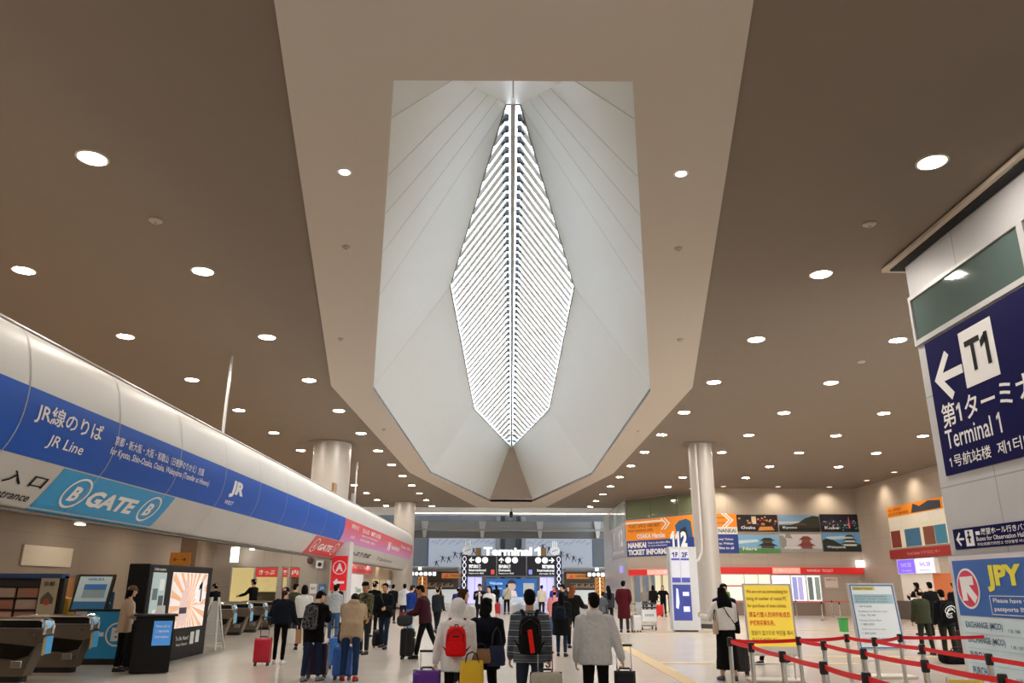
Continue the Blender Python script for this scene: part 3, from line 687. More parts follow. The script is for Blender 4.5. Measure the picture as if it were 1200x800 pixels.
for k in range(20):
    a0 = 2*PI*k/20; a1 = a0+.15
    def hit(a):
        dx, dy = math.cos(a), math.sin(a); q = []
        if dx > 1e-6: q.append((3.29-c0[0])/dx)
        if dx < -1e-6: q.append((1.18-c0[0])/dx)
        if dy > 1e-6: q.append((1.94-c0[1])/dy)
        if dy < -1e-6: q.append((.71-c0[1])/dy)
        L = min(q); return (c0[0]+dx*L, c0[1]+dy*L)
    F.poly(ry, [c0, hit(a0), hit(a1)], .016, .003)
ry.build('sun_rays', lit('e8b48c', .5), t)
pg = MB(); F.poly(pg, [(1.65,.75),(2.25,.75),(2.2,1.3),(2.12,1.55),(1.85,1.55),(1.72,1.3)], .02, .003); F.disc(pg, 1.99, 1.68, .12, .02, .003); pg.build('figure_shape', lit('e0c4bc', .5), t)
F.rect(MB(), 1.72, 1.02, 2.15, 1.16, .023, .003).build('dark_label', lit('40404a', .3), t)
F.disc(MB(), 2.88, 1.5, .27, .02, .003).build('white_disc', lit('f2eef2', .55), t); mb = MB(); F.text(mb, '1', 2.88, 1.27, .48, .2, .025, .03, 'c'); mb.build('numeral', M_printk, t)
mb = MB(); F.text(mb, 'To Be Next?', 1.75, .42, .09, .75, .012, .01); F.text(mb, 'Visual Channel', 1.8, .3, .06, .65, .012, .01); mb.build('lettering', M_print, t)
cd = MB(); F.rect(cd, 2.62, .3, 2.84, .58, .012, .008); F.rect(cd, 2.95, .32, 3.17, .6, .012, .008); cd.build('white_card', paint('dfe8e0'), t)
# podium
t = thing('podium', 'black podium with blue notice in front of the advertising kiosk', 'podium', (-7.2, 16.6, 0), R(24))
q = MB()
q.rbox((0,0,.545), (.72,.5,1.05), .02); q.xf(WM[t.name]).build('body', mat('kiosk_black', (.007,.007,.008), .45, spec=.2), t)
MB().rbox((0,0,1.085), (.82,.6,.04), .015).xf(WM[t.name]).build('top', M_black, t)
F = Face(WM[t.name] @ V((-.02,-.252,.52)), WM[t.name].to_3x3() @ V((1,0,0)))
F.rect(MB(), 0, 0, .34, .46, .008, .008).build('blue_notice', lit('4a8fd8', .35), t)
mb = MB()
for i, s in enumerate(('Please ask us', 'ご案内所', 'Information')): F.text(mb, s, .17, .34-i*.1, .045, .25, .013, .01, 'c')
mb.build('lettering', M_print, t)
tag(MB().prism([(-.1,0),(.1,0),(.07,.16),(-.07,.16)], lambda a, b: (-7.15+a, 16.62+b*.25, 1.105+b), lambda a, b: (-7.15+a, 16.65+b*.25, 1.105+b)).build('desk_card', M_white), 'small white card standing on the black podium', 'card')
# folding floor sign
t = thing('folding_sign', 'white folding floor sign with lattice sides between kiosk and gates', 'sign', (-8.14, 22.4, 0))
for s in (-1, 1):
    fr = MB()
    for a in (-.26, .26): fr.tube([(-8.14+a, 22.4+s*.32, 0), (-8.14+a*.35, 22.4+s*.03, 1.35)], .022, 6)
    for z in (.12, .4, .75): fr.tube([(-8.14-.26+.13*z, 22.4+s*(.32-.215*z), z), (-8.14+.26-.13*z, 22.4+s*(.32-.215*z), z)], .014, 6)
    fr.build('leg_frame', M_white, t)
    MB().add([V((-8.14-.24+.17*z*.9+0, 22.4+s*(.325-.215*z), z)) if k in (0,3) else V((-8.14+.24-.17*z*.9, 22.4+s*(.325-.215*z), z)) for k, z in ((0,.18),(1,.18),(2,1.25),(3,1.25))], [(0,1,2,3)]).build('panel', paint('e4e4e2'), t, fix=False)
# unseen fill lamps added under the low ceiling to brighten gates and ticket wall
M_gate_fill = mat('gate_fill', (1,1,1), .5, emit=(1.0,.90,.76), es=110, var=0)
for k, (x, y) in enumerate([(x, y) for y in (10.5,14.5,18.5,22.5,26.5,30.5,33.8) for x in (-11.6,-9.4)]+[(-9.0, y) for y in (38.5,43,47.5,52,56.5)]):
    t = thing('gate_fill_lamp', 'unseen round fill lamp added in the low ceiling behind the curved tube', 'ceiling light', (x, y, 3.6), group='added fill lamps in the low ceiling behind the tube')
    MB().lathe((x,y,3.6), [(.18,-.012),(.185,.0),(.15,.004),(.15,-.012),(.18,-.012)], 24, False).build('trim_ring', M_white, t, smooth=True)  # ring of the added fill lamp
    MB().add([V((x+.15*math.cos(2*PI*j/16), y+.15*math.sin(2*PI*j/16), 3.594)) for j in range(16)], [tuple(range(15, -1, -1))]).build('lamp_lens', M_gate_fill, t, fix=False)  # glowing disc of the added fill lamp
# ------------------------------------------------------------------ the block on the right with the big terminal sign
M_blk = panel_mat('block_panel', (.52,.52,.53), .5, .1, 3.2, 1.72, .6, 'YZ', .014, 0)
blk = MB().box(8.0, 12, 4, 14.48, 0, 7.98)
struct(blk.build('wall_block', M_blk))
struct(MB().box(7.70, 12.4, 4, 14.85, 7.93, 8.0).build('trim_10', mat('trim_beige', (.58,.49,.40), .6)))
struct(MB().box(7.8, 12.2, 4, 14.7, 7.9, 7.94).build('trim_11', mat('gap_black', (.01,.01,.01), .8)))
BF = Face((7.995, 14.48, 0), (0,-1,0))
w = thing('window_6', None, None, (8.0, 12, 6.28), kind='structure')
BF.rect(MB(), .08, 6.3, 3.45, 7.14, .01, .01).build('pane', mat('green_glass', (.10,.145,.135), .06, var=0), w); BF.rect(MB(), 3.6, 6.3, 9, 7.14, .01, .01).build('pane', MATS['green_glass'], w)
fr = MB()
for r in ((0,6.2,10,6.3),(0,7.14,10,7.22),(0,6.3,.08,7.14),(3.45,6.3,3.6,7.14)): BF.rect(fr, *r, .05, .06)
fr.build('window_frame', mat('frame_light', (.50,.50,.50), .45, .2), w)
M_navy = mat('sign_navy', hexc('16144c'), .55, var=.02, spec=.04)
t = thing('terminal_sign', 'huge navy wall sign with T1 box and arrow high on right block', 'sign', (8.0, 12.5, 3.63))
BF.rect(MB(), .3, 3.63, 5.6, 6.16, .03, .03).build('sign_panel', M_navy, t)
BF.arrow(MB(), .92, 5.38, .92, PI, .036, .17, .5).build('arrow_symbol', M_print, t)
BF.rect(MB(), 1.42, 5.0, 2.38, 6.0, .036, .005).build('white_box', M_print, t)
mb = MB(); BF.text(mb, 'T1', 1.9, 5.24, .56, .68, .042, .02, 'c'); mb.build('box_lettering', M_printk, t)
for s, z, h, w, q in (('第1ターミナル', 4.46, .44, 3.1, .012), ('Terminal 1', 4.08, .34, 1.66, .008), ('1号航站楼  제1터미널', 3.74, .22, 2.6, .006)):
    mb = MB(); BF.text(mb, s, .5, z, h, w, .036, q); mb.build('lettering', M_print, t)
t = thing('observation_sign', 'narrow navy sign with bus and arrow under the huge terminal sign', 'sign', (8.0, 12.5, 2.32))
BF.rect(MB(), .22, 2.33, 5.6, 2.68, .03, .03).build('sign_panel', M_navy, t)
BF.arrow(MB(), .42, 2.5, .24, PI, .036, .16, .5).build('arrow_symbol', M_print, t); BF.rect(MB(), .6, 2.37, .84, 2.64, .036, .005).build('white_box', M_print, t)
bs = MB(); BF.rect(bs, .695, 2.42, .735, 2.56, .042, .004); BF.rect(bs, .66, 2.5, .775, 2.53, .042, .004); BF.disc(bs, .715, 2.595, .028, .042, .004, 12); bs.build('tower_symbol', M_printk, t)
bs = MB(); BF.rect(bs, .92, 2.54, 1.04, 2.6, .036, .004); bs.build('bus_symbol', M_print, t)
mb = MB(); BF.text(mb, '展望ホール行きバス', 1.08, 2.53, .11, 1.25, .036, .01); BF.text(mb, 'Buses for Observation Hall', .92, 2.44, .075, 1.3, .036, .008); BF.text(mb, '开往观景厅的巴士 전망홀행 버스', .92, 2.36, .05, 1.3, .036, .003); mb.build('lettering', M_print, t)
t = thing('exchange_sign', 'large blue currency exchange sign with red arrow circle and rate rows', 'sign', (8.0, 12.5, .1))
BF.rect(MB(), -.04, .1, 5.5, 2.22, .05, .06).build('frame', M_alu, t); BF.rect(MB(), .08, 1.22, 5.5, 2.14, .06, .012).build('blue_panel', mat('sign_blue', hexc('2464b4'), .3, var=.02), t)
BF.rect(MB(), .08, .16, 5.5, 1.2, .06, .012).build('pale_panel', mat('sign_pale', hexc('cfe4ec'), .3, var=.02), t)
BF.disc(MB(), .47, 1.67, .335, .066, .004, 36).build('white_disc', M_print, t); BF.disc(MB(), .47, 1.67, .30, .070, .003, 36).build('red_disc', paint('d8305a'), t)
BF.arrow(MB(), .47, 1.67, .56, R(137), .076, .26, .50).build('arrow_symbol', M_print, t)
mb = MB(); BF.text(mb, 'JPY', 1.06, 1.62, .42, .95, .066, .05); mb.build('yellow_lettering', mat('sign_yellow', hexc('f0e438'), .4), t)
ol = MB()
for r in ((1.05,1.26,3.0,1.27),(1.05,1.55,3.0,1.56),(1.05,1.26,1.06,1.56)): BF.rect(ol, *r, .066, .004)
mb = MB(); BF.text(mb, 'Please have your', 1.14, 1.43, .09, 1.1, .067, .014); BF.text(mb, 'passports INside', 1.14, 1.30, .09, 1.1, .067, .014); mb.build('lettering', M_print, t); ol.build('outline', M_print, t)
rw = MB(); ln = MB()
for i, s in enumerate(('EXCHANGE (MCO)', 'EXCHANGE (MCO)', 'PURCHASE', 'PURCHASE')):
    BF.text(rw, s, .22, 1.0-i*.24, .13, 1.05 if i < 2 else .62, .067, .012); BF.text(rw, '1.00  %d' % (108-i*7), 1.4, 1.0-i*.24, .05, .3, .066)
    BF.rect(ln, .16, .94-i*.24, 5.4, .945-i*.24, .066, .004)
rw.build('rate_lettering', mat('rate_blue', hexc('2a5a80'), .5), t); ln.build('rule_lines', paint('8ab0c4'), t)

# ------------------------------------------------------------------ pictures and red fascia on the far walls
PW = Face((13.5, 52.29, 0), (1,0,0))
def picture(label, a0, b0, a1, b1, layers, cap, capw=.35):
    t = thing('photo_poster', label, 'poster', PW.P((a0+a1)/2, b0), group=None)
    PW.rect(MB(), a0, b0, a1, b1, .05, .05).build('picture_panel', layers[0], t)
    w, h = a1-a0, b1-b0
    for k, (nm, m, polys) in enumerate(layers[1]):
        mb = MB()
        for p in polys: PW.poly(mb, [(a0+x*w, b0+y*h) for x, y in p], .06+.008*k, .006)
        mb.build(nm, m, t)
    mb = MB(); PW.text(mb, cap, a0+.08*w, b0+.14*h, .17*h, capw*w, .14, .02); mb.build('lettering', M_print, t)
    return t
S = lambda h: lit(h, .12)
def castle(cx, by, w, h, tiers):
    roof, wall = [], []; y = by
    for i in range(tiers):
        ww = w*(1-i*.26); hh = h/tiers
        wall.append([(cx-ww*.32,y),(cx+ww*.32,y),(cx+ww*.3,y+hh*.55),(cx-ww*.3,y+hh*.55)])
        roof.append([(cx-ww*.52,y+hh*.45),(cx+ww*.52,y+hh*.45),(cx+ww*.36,y+hh*.72),(cx+ww*.2,y+hh),(cx-ww*.2,y+hh),(cx-ww*.36,y+hh*.72)])
        y += hh*.95
    return roof, wall
cw = 2.76
X0 = [1.47, 4.23, 7.0]
random.seed(3)
dots = lambda n, y0, y1, s: [[(x-s,y-s*2),(x+s,y-s*2),(x+s,y+s*2),(x-s,y+s*2)] for x, y in [(random.uniform(.05,.95), random.uniform(y0,y1)) for _ in range(n)]]
picture('night street photo with glowing shop lights, upper row beside the column', X0[0], 5.22, X0[0]+cw-.06, 6.3, (S('1a1218'), [('street_light', S('d89040'), dots(12,.4,.85,.025)+[[(.5,.05),(.9,.08),(.85,.3),(.55,.28)]]), ('shop_sign', S('e8d0b0'), [[(.36,.45),(.47,.45),(.47,.9),(.36,.9)]]+dots(6,.5,.9,.015)), ('neon_light', S('c03a50'), dots(8,.25,.7,.018))]), 'Osaka')
picture('hillside temple photo under evening sky, middle of the upper row', X0[1], 5.22, X0[1]+cw-.06, 6.3, (S('7a9ab8'), [('cloud', S('b8c4c8'), [[(0,.45),(.6,.5),(.5,.62),(0,.6)]]), ('hill', S('2a3024'), [[(.0,.0),(1,.0),(1,.9),(.85,.95),(.65,.8),(.5,.55),(.3,.4),(0,.38)]]), ('temple_roof', S('5a3c30'), [[(.38,.36),(.7,.36),(.62,.5),(.46,.5)]]), ('ground_dark', S('161a14'), [[(0,0),(1,0),(1,.22),(0,.25)]])]), 'Kyoto')
picture('night harbour photo with coloured lights on water, end of the upper row', X0[2], 5.22, X0[2]+cw-.1, 6.36, (S('141420'), [('skyline', S('2a2c40'), [[(0,.35),(1,.35),(1,.55),(.7,.7),(.5,.5),(.3,.75),(.1,.55),(0,.6)]]), ('light', S('d8c8b8'), dots(22,.35,.62,.012)), ('tower', S('d86a78'), [[(.68,.2),(.73,.2),(.71,.85),(.7,.85)]]), ('reflection', S('3a8a84'), dots(10,.1,.33,.02))]), 'Kobe')
ro, wa = castle(.7, .25, .5, .6, 2)
picture('dark temple hall photo over green lawn, lower row beside the column', X0[0], 3.86, X0[0]+cw-.06, 5.0, (S('7fb0d0'), [('cloud', S('c8dce4'), [[(0,.5),(.5,.62),(.45,.75),(0,.68)]]), ('lawn', S('4a8a40'), [[(0,0),(1,0),(1,.22),(0,.26)]]), ('hall_wall', S('54483c'), wa), ('hall_roof', S('222622'), ro)]), 'Nara')
ro, wa = castle(.62, .2, .45, .7, 2)
picture('misty photo of a red pagoda, middle of the lower row', X0[1], 3.9, X0[1]+cw-.06, 5.06, (S('c8c4c4'), [('mist_tree', S('8a8c88'), [[(0,.1),(.12,.1),(.15,.7),(.05,.95),(0,.9)], [(.12,.8),(.3,.75),(.25,1),(.14,1)]]), ('ground_mist', S('9a9a94'), [[(0,0),(1,0),(1,.2),(0,.26)]]), ('pagoda_wall', S('8a4a40'), wa), ('pagoda_roof', S('7a3c34'), ro)]), 'Koyasan', .42)
ro, wa = castle(.66, .3, .5, .62, 3)
picture('white castle photo among dark trees, end of the lower row', X0[2], 3.96, X0[2]+cw-.06, 5.16, (S('6a9ac4'), [('cloud', S('b8d0dc'), [[(.1,.62),(.7,.7),(.6,.85),(.1,.78)]]), ('hill', S('1e2c24'), [[(0,0),(1,0),(1,.4),(.8,.36),(.5,.3),(.25,.62),(.1,.7),(0,.6)]]), ('castle_wall', S('d4d4cc'), wa), ('castle_roof', S('3a4444'), ro)]), 'Wakayama', .45)
M_or = lit('f08c14', .15); M_nb = lit('223a8a', .12)
def brand(label, a0, w, right=False):
    t = thing('wall_banner', label, 'banner', PW.P(a0+w/2, 3.85))
    PW.rect(MB(), a0, 5.5, a0+w, 6.36, .04, .04).build('orange_panel', M_or, t); PW.rect(MB(), a0, 5.04, a0+w, 5.5, .04, .04).build('white_panel', lit('e8e4dc', .12), t); PW.rect(MB(), a0, 3.84, a0+w, 5.04, .04, .04).build('blue_panel', M_nb, t)
    return t
t = brand('orange white and blue banner with chevrons right of the round column', .1, 1.36)
ch = MB()
for k in range(2):
    o = .42+.22*k; PW.poly(ch, [(o,6.4),(o+.12,6.4),(o+.62,5.95),(o+.12,5.5),(o,5.5),(o+.48,5.95)], .05, .005)
ch.build('chevron', M_print, t); mb = MB(); PW.text(mb, 'NANKAI', .2, 5.14, .26, 1.15, .05, .012); mb.build('dark_lettering', paint('50505a'), t)
mb = MB()
for i, s in enumerate(('way Tickets', 'ay, Wakaya', 'line to all')):
    mb = MB(); PW.text(mb, s, .18, 4.62-i*.27, .17, .95, .05, .02); mb.build('lettering', M_print, t)
hl = MB(); PW.rect(hl, .12, 5.75, .7, 5.79, .05, .004); PW.rect(hl, .12, 6.08, .7, 6.12, .05, .004); hl.build('rule_lines', paint('7a4a18'), t)
brand('narrow orange white and blue strip closing the photo wall', 9.72, .55)
t = thing('red_fascia', 'long red fascia with white lettering over the ticket counter windows', 'sign', (18.4, 52.2, 2.5))
PW.rect(MB(), .05, 2.55, 9.4, 2.95, .12, .12).build('fascia_panel', lit('d42a28', .3), t); PW.rect(MB(), 3.5, 2.57, 5.3, 2.93, .13, .01).build('glow_panel', lit('f49a8a', .7), t)
mb = MB(); PW.text(mb, '南海電鉄 きっぷうりば', 4.4, 2.66, .2, 1.6, .14, .02, 'c'); PW.text(mb, 'NANKAI  TICKET', 6.6, 2.68, .16, 1.7, .14, .01, 'c'); mb.build('lettering', M_print, t)
wall_sign('exit_lamp', 'small white lit box sign at the end of the red fascia', 'sign', PW, 9.02, 2.98, 9.42, 3.4, lit('ffffff', 1.5), [('EXIT', 9.22, 3.12, .1, .28, paint('2a8a4a'), .01, 'c')], .4)
# counter windows under the fascia
t = thing('window_7', None, None, (16, 52.3, .8), kind='structure')
PW.rect(MB(), .1, .9, 3.3, 2.5, .02, .02).build('lit_pane', lit('e6e2d0', .75), t); PW.rect(MB(), 3.45, .85, 6.6, 2.45, .02, .02).build('lit_pane', lit('eef0f4', .85), t)
fr = MB()
for a in (.1, 1.6, 2.5, 3.3, 4.6, 5.6, 6.55): PW.rect(fr, a, .85, a+.06, 2.5, .07, .06)
PW.rect(fr, .05, .8, 6.65, .88, .12, .12); fr.build('window_frame', M_alu, t)
rd = MB(); PW.rect(rd, .1, 1.75, 2.4, 1.83, .03, .01); rd.build('red_line', paint('c83030'), t)
ld = MB()
for a, h in ((4.75, '9aa4e0'), (5.1, 'b8b4e8'), (5.75, '6a7a6c'), (6.2, '8a968a')): PW.rect(MB(), a, .95, a+.3, 2.35, .035, .01).build('interior_panel', lit(h, .5), t)
PW.rect(MB(), .05, 0, 6.65, .8, .1, .1).build('counter_front', paint('8a7a70'), t)
wall_sign('paper_notice', 'pale paper notice with red heading on the wall under the fascia', 'notice', PW, 6.85, 1.7, 7.7, 2.35, paint('e8dcd4'), [('お知らせ', 7.28, 2.13, .13, .65, paint('c04040'), .02, 'c')], .02)
# slanted corner: ticket information banner, glazing above, shopfront below
t = thing('ticket_banner', 'huge orange and blue ticket information banner left of the round column', 'banner', FW.P(3.3, 3.8))
FW.rect(MB(), .05, 4.95, WL-.1, 6.42, .04, .04).build('orange_panel', M_or, t); FW.rect(MB(), .05, 3.83, WL-.1, 4.95, .04, .04).build('blue_panel', M_nb, t)
FW.poly(MB(), [(.1,6.3),(3.9,6.3),(4.1,6.15),(.05,6.15)], .05, .005).build('white_stripe', lit('f0dcc8', .12), t)
mb = MB(); FW.text(mb, 'TICKET OFFICE', .3, 5.85, .26, 1.9, .05, .01); FW.text(mb, 'HERE NEXT', 2.35, 5.85, .22, 1.3, .05, .01); FW.text(mb, 'FOR NANKAI LINE', .3, 5.55, .2, 2.6, .05, .01); mb.build('dark_lettering', paint('6a3a14'), t)
for s, a, z, h, w, q in (('OSAKA Namba', 1.2, 5.06, .36, 2.9, .03), ('NANKAI', .2, 4.42, .4, 1.95, .06), ('TICKET INFORMATION', .2, 3.92, .4, 5.5, .055), ('Next to the ticket office', 2.35, 4.66, .16, 2.2, .01), ('for your information', 2.35, 4.44, .16, 1.9, .01)):
    mb = MB(); FW.text(mb, s, a, z, h, w, .05, q); mb.build('lettering', M_print, t)
ch = MB()
for k in range(2):
    o = 3.7+.32*k; FW.poly(ch, [(o,6.4),(o+.14,6.4),(o+.64,6.0),(o+.14,5.6),(o,5.6),(o+.48,6.0)], .055, .005)
ch.build('chevron', lit('f4e8d8', .12), t)
FW.poly(MB(), [(5.0,4.95),(5.2,5.4),(5.1,5.8),(5.5,6.1),(6.2,6.2),(6.6,6.0),(6.7,4.95)], .05, .006).build('dark_blue_shape', lit('2c5a86', .12), t); FW.poly(MB(), [(5.5,4.95),(5.6,5.5),(6.1,5.7),(6.3,4.95)], .06, .006).build('darker_shape', lit('16283a', .1), t)
w = thing('window_8', None, None, FW.P(3.3, 6.5), kind='structure')
FW.rect(MB(), .15, 6.6, WL-.2, 7.85, .02, .02).build('pane', mat('olive_glass', (.16,.19,.11), .08, var=0), w)
fr = MB()
for a in (.1, 2.7, 5.3, WL-.2): FW.rect(fr, a, 6.55, a+.07, 7.9, .06, .06)
FW.rect(fr, .1, 6.5, WL-.1, 6.57, .06, .06); FW.rect(fr, .1, 7.87, WL-.1, 7.93, .06, .06); fr.build('window_frame', paint('6a665a'), w)
t = thing('red_fascia', 'short red fascia with white lettering over shopfront left of the totem', 'sign', FW.P(3.3, 2.5))
FW.rect(MB(), .2, 2.5, WL-.9, 2.9, .12, .12).build('fascia_panel', lit('d42a28', .3), t); FW.rect(MB(), 2.2, 2.53, WL-1, 2.87, .13, .01).build('glow_panel', lit('f4a89a', .7), t)
mb = MB(); FW.text(mb, '南海電鉄 NANKAI', 3.2, 2.62, .2, 2.4, .14, .02); mb.build('lettering', M_print, t)
w = thing('window_9', None, None, FW.P(3.3, 0), kind='structure')
FW.rect(MB(), .35, 0, WL-.9, 2.95, -2.4, .1).build('shop_back', lit('e8dfbc', .7), w)
FW.rect(MB(), .35, 2.9, WL-.9, 2.95, 0, 2.4).build('shop_ceiling', paint('d8d0c0'), w)
FW.rect(MB(), 2.6, .0, 6.4, 1.05, -1.4, .4).build('shop_counter', paint('3a4a7a'), w)
po = MB()
for a in (.35, 1.3, 2.2, 3.4): FW.rect(po, a, 0, a+.14, 2.5, .02, .1)
po.build('shop_post', paint('c8c4b8'), w)
for a, b, h in ((2.7, 1.7, 'd8d4c0'), (4.0, 1.6, 'f0ecd8'), (5.0, 1.9, 'c05a4a')): FW.rect(MB(), a, b, a+.8, b+.5, -2.3, .02).build('shop_notice', lit(h, .6), w)
# passage wall: glass, vertical totem print
SF = Face((8.645, 73, 0), (0,-1,0))
t = thing('window_10', None, None, (8.65, 66, 6), kind='structure')
for a in (4.2, 6.6, 9.0, 11.3): SF.rect(MB(), a, 6.4, a+2.2, 7.7, .02, .02).build('pane', mat('passage_glass', (.30,.34,.32), .1, var=0), t)
wall_sign('level_sign', 'tall grey violet print with white numerals on the passage wall', 'sign', SF, 5.0, 3.9, 13.0, 6.2, paint('a4a4ae'), [('1', 6.4, 4.7, 1.3, .5, M_print, .05, 'l'), ('1 2', 9.5, 4.7, 1.3, 2.2, M_print, .05, 'l'), ('案内所 Information', 5.6, 4.15, .35, 6.5, M_print, .01, 'l')], .03)
wall_sign('toilet_sign', 'small violet lit sign low on the passage wall', 'sign', SF, 9.9, 2.75, 10.9, 3.25, lit('9a90e8', .8), [('L', 10.4, 2.8, .35, .25, M_print, .03, 'c')], .1)
# right side wall: orange poster, screens, counter
RF = Face((22.99, 50, 0), (0,-1,0))
t = thing('wall_poster', 'orange headed poster with travel pictures on the right side wall', 'poster', (22.95, 45, 3.9))
RF.rect(MB(), 2.1, 3.95, 8.4, 6.35, .05, .05).build('cream_panel', lit('e0d8c0', .15), t); RF.rect(MB(), 2.1, 5.75, 8.4, 6.35, .06, .015).build('orange_header', M_or, t)
for a, h in ((2.2, '7a2c20'), (3.9, '3a6a8a'), (6.0, '7a4630'), (7.2, '3a7a94')): RF.rect(MB(), a, 3.98, a+1.15+(.6 if h == '3a6a8a' else 0), 4.95, .06, .015).build('picture', lit(h, .12), t)
RF.poly(MB(), [(5.0,5.8),(5.3,6.3),(6.0,6.1),(7.0,6.3),(8.2,6.2),(8.2,5.8)], .07, .01).build('dark_picture', paint('3a4450'), t)
mb = MB(); RF.text(mb, 'ALL NANKAI', 2.3, 6.08, .16, 1.6, .07, .01); RF.text(mb, 'ROUTES FROM KANSAI', 2.3, 5.84, .16, 2.4, .07, .01); mb.build('lettering', paint('8a4a10'), t)
bx = MB()
for a, b, c2 in ((2.3,5.1,3.6),(3.8,5.1,5.6),(5.8,5.2,6.8),(7.0,5.2,8.2)): RF.rect(bx, a, b, c2, b+.5, .065, .01)
bx.build('white_box', paint('f2ece0'), t)
wall_sign('red_fascia', 'dark red fascia with lettering over the violet lit screens', 'sign', RF, 1.9, 3.35, 9.5, 3.85, paint('a02420'), [('Travel Center トラベルセンター', 4.0, 3.5, .2, 3.6, paint('e0a0a0'), .01, 'l')], .15)
for i, a in enumerate((2.9, 5.0)):
    wall_sign('menu_screen', ['violet lit screen left of its white twin under the red fascia', 'white lit screen right of the violet one under the red fascia'][i], 'screen', RF, a, 2.5, a+2.0, 3.25, lit(['6a50e8', 'd8d4f4'][i], 1.3), [('TRAVEL DESK', a+1.0, 2.85, .22, 1.3, M_print if not i else paint('5a50c0'), .02, 'c'), ('Information', a+1.0, 2.6, .13, 1.2, M_print if not i else paint('5a50c0'), .01, 'c')], .25, (.04, M_print))
t = thing('window_11', None, None, (23, 45, 0), kind='structure')
RF.rect(MB(), 2.6, .9, 6.2, 2.45, .02, .02).build('lit_pane', lit('c8beb0', .45), t); RF.rect(MB(), 6.2, .9, 8.0, 2.45, .02, .02).build('orange_pane', lit('b8602c', .4), t); RF.rect(MB(), 2.6, 0, 9, 1.0, .5, .5).build('counter_front', paint('5a5048'), t)
tag(MB().box(22.3, 22.95, 51.2, 51.9, 0, 2.2).build('wall_cabinet', paint('b0a498')), 'tall beige cabinet in the far corner beside the red fascia', 'cabinet')

# ------------------------------------------------------------------ information totem by the column
t = thing('information_totem', 'tall white and blue information totem beside the round column', 'totem', (7.0, 32.7, 0))
M_tot = mat('totem_white', (.66,.67,.69), .3, .3)
MB().box(6.45, 7.55, 32.5, 33.1, .06, 3.25).build('body', M_tot, t); MB().box(6.55, 7.45, 32.55, 33.05, 0, .06).build('plinth', M_black, t)
F = Face((6.45, 32.5, 0), (1,0,0))
F.rect(MB(), .06, .42, .78, 1.78, .012, .012).build('map_panel', lit('3c48a0', .1), t); F.rect(MB(), .06, 1.86, .40, 3.15, .012, .012).build('list_panel', lit('dcdeec', .1), t); F.rect(MB(), .44, 1.86, .78, 3.15, .012, .012).build('list_panel', lit('dcdeec', .1), t)
bl = MB(); F.rect(bl, .06, 1.86, .40, 2.05, .018, .004); F.rect(bl, .44, 1.86, .78, 2.05, .018, .004); F.rect(bl, .06, 2.72, .40, 2.8, .018, .004); F.rect(bl, .44, 2.72, .78, 2.8, .018, .004); bl.build('blue_strip', lit('4a4ea8', .3), t)
mp = MB(); F.poly(mp, [(.15,.9),(.25,.85),(.3,1.1),(.27,1.6),(.2,1.65)], .018, .004); F.rect(mp, .45, .75, .7, .95, .018, .004); F.rect(mp, .45, 1.35, .7, 1.5, .018, .004); mp.build('map_shape', lit('d8e0f0', .4), t)
mb = MB()
for i in range(6): F.text(mb, ['1F Arrivals', '2F Domestic', '3F Shops', '4F Departures', 'Aeroplaza', 'Station'][i], .45, 1.22-i*.045, .03, .25, .018)
F.text(mb, '1F', .1, 2.84, .2, .24, .018, .04); F.text(mb, '2F', .49, 2.84, .2, .24, .018, .04); mb.build('lettering', paint('26307a'), t)
nm = MB()
for s, a in (('1', .1), ('1', .3), ('2', .52)):
    vs, fs, tw, th = text2d(s, .05)
    for d in (.0, .1): nm.add([F.P(a+x/tw*(.14 if s == '1' else .24), 3.25+y/th*.62, -d) for x, y in vs], fs)
    k = 0
nm.build('numeral', M_print, t)

# ------------------------------------------------------------------ far court: terminal gate, billboards, kiosks
G = Face((-5, 80, 0), (1,0,0))
t = thing('terminal_gate_sign', 'wide black gate sign lettered Terminal 1 across the far court', 'sign', (0, 80, 0))
for a, nm2 in ((.66, 'l'), (3.64, 'm'), (6.62, 'r')):
    G.rect(MB(), a, 2.72, a+2.86, 4.58, .06, .25).build('sign_panel', lit('14131f', .1), t)
    mb = MB()
    ar, dx = {'l': (PI, .4), 'm': (PI/2, .4), 'r': (0, 2.46)}[nm2]
    G.arrow(mb, a+dx, 4.2, .55, ar, .08, .2, .5)
    for k in (1, 2):
        G.disc(mb, a+(dx+.68*k if nm2 != 'r' else dx-.68*k), 4.2, .3, .08, .01)
    x = a+.15 if nm2 != 'r' else a+2.7; al = 'l' if nm2 != 'r' else 'r'
    G.text(mb, {'l': '国際線出発', 'm': '国内線出発', 'r': '国際線到着'}[nm2], x, 3.42, .36, 1.2, .08, .03, al); G.text(mb, {'l': 'International', 'm': 'Domestic', 'r': 'International'}[nm2], x, 3.12, .24, 1.7 if nm2 != 'm' else 1.2, .08, .02, al); G.text(mb, {'l': 'Departures 출발', 'm': 'Departures 출발', 'r': 'Arrivals 도착'}[nm2], x, 2.84, .18, 1.5, .08, .01, al)
    mb.build('lettering', lit('ffffff', .5), t)
    if nm2 != 'm': G.rect(MB(), a+(2.35 if nm2 == 'l' else .15), 2.85, a+(2.7 if nm2 == 'l' else .5), 3.3, .08, .01).build('small_symbol', lit('d85040' if nm2 == 'l' else '8a90e0', .5), t)
mb = MB(); vs, fs, tw, th = text2d('Terminal 1', .05)
G.text(mb, 'Terminal 1', 2.25, 4.62, .84, 5.7, .2, .05)
mb.build('standing_lettering', lit('ffffff', .6), t)
G.rect(MB(), .5, 4.56, 9.6, 4.64, 0, .2).build('top_beam', paint('5a5c62'), t); G.rect(MB(), .5, 2.6, 9.6, 2.72, 0, .3).build('bottom_beam', paint('7a7c80'), t)
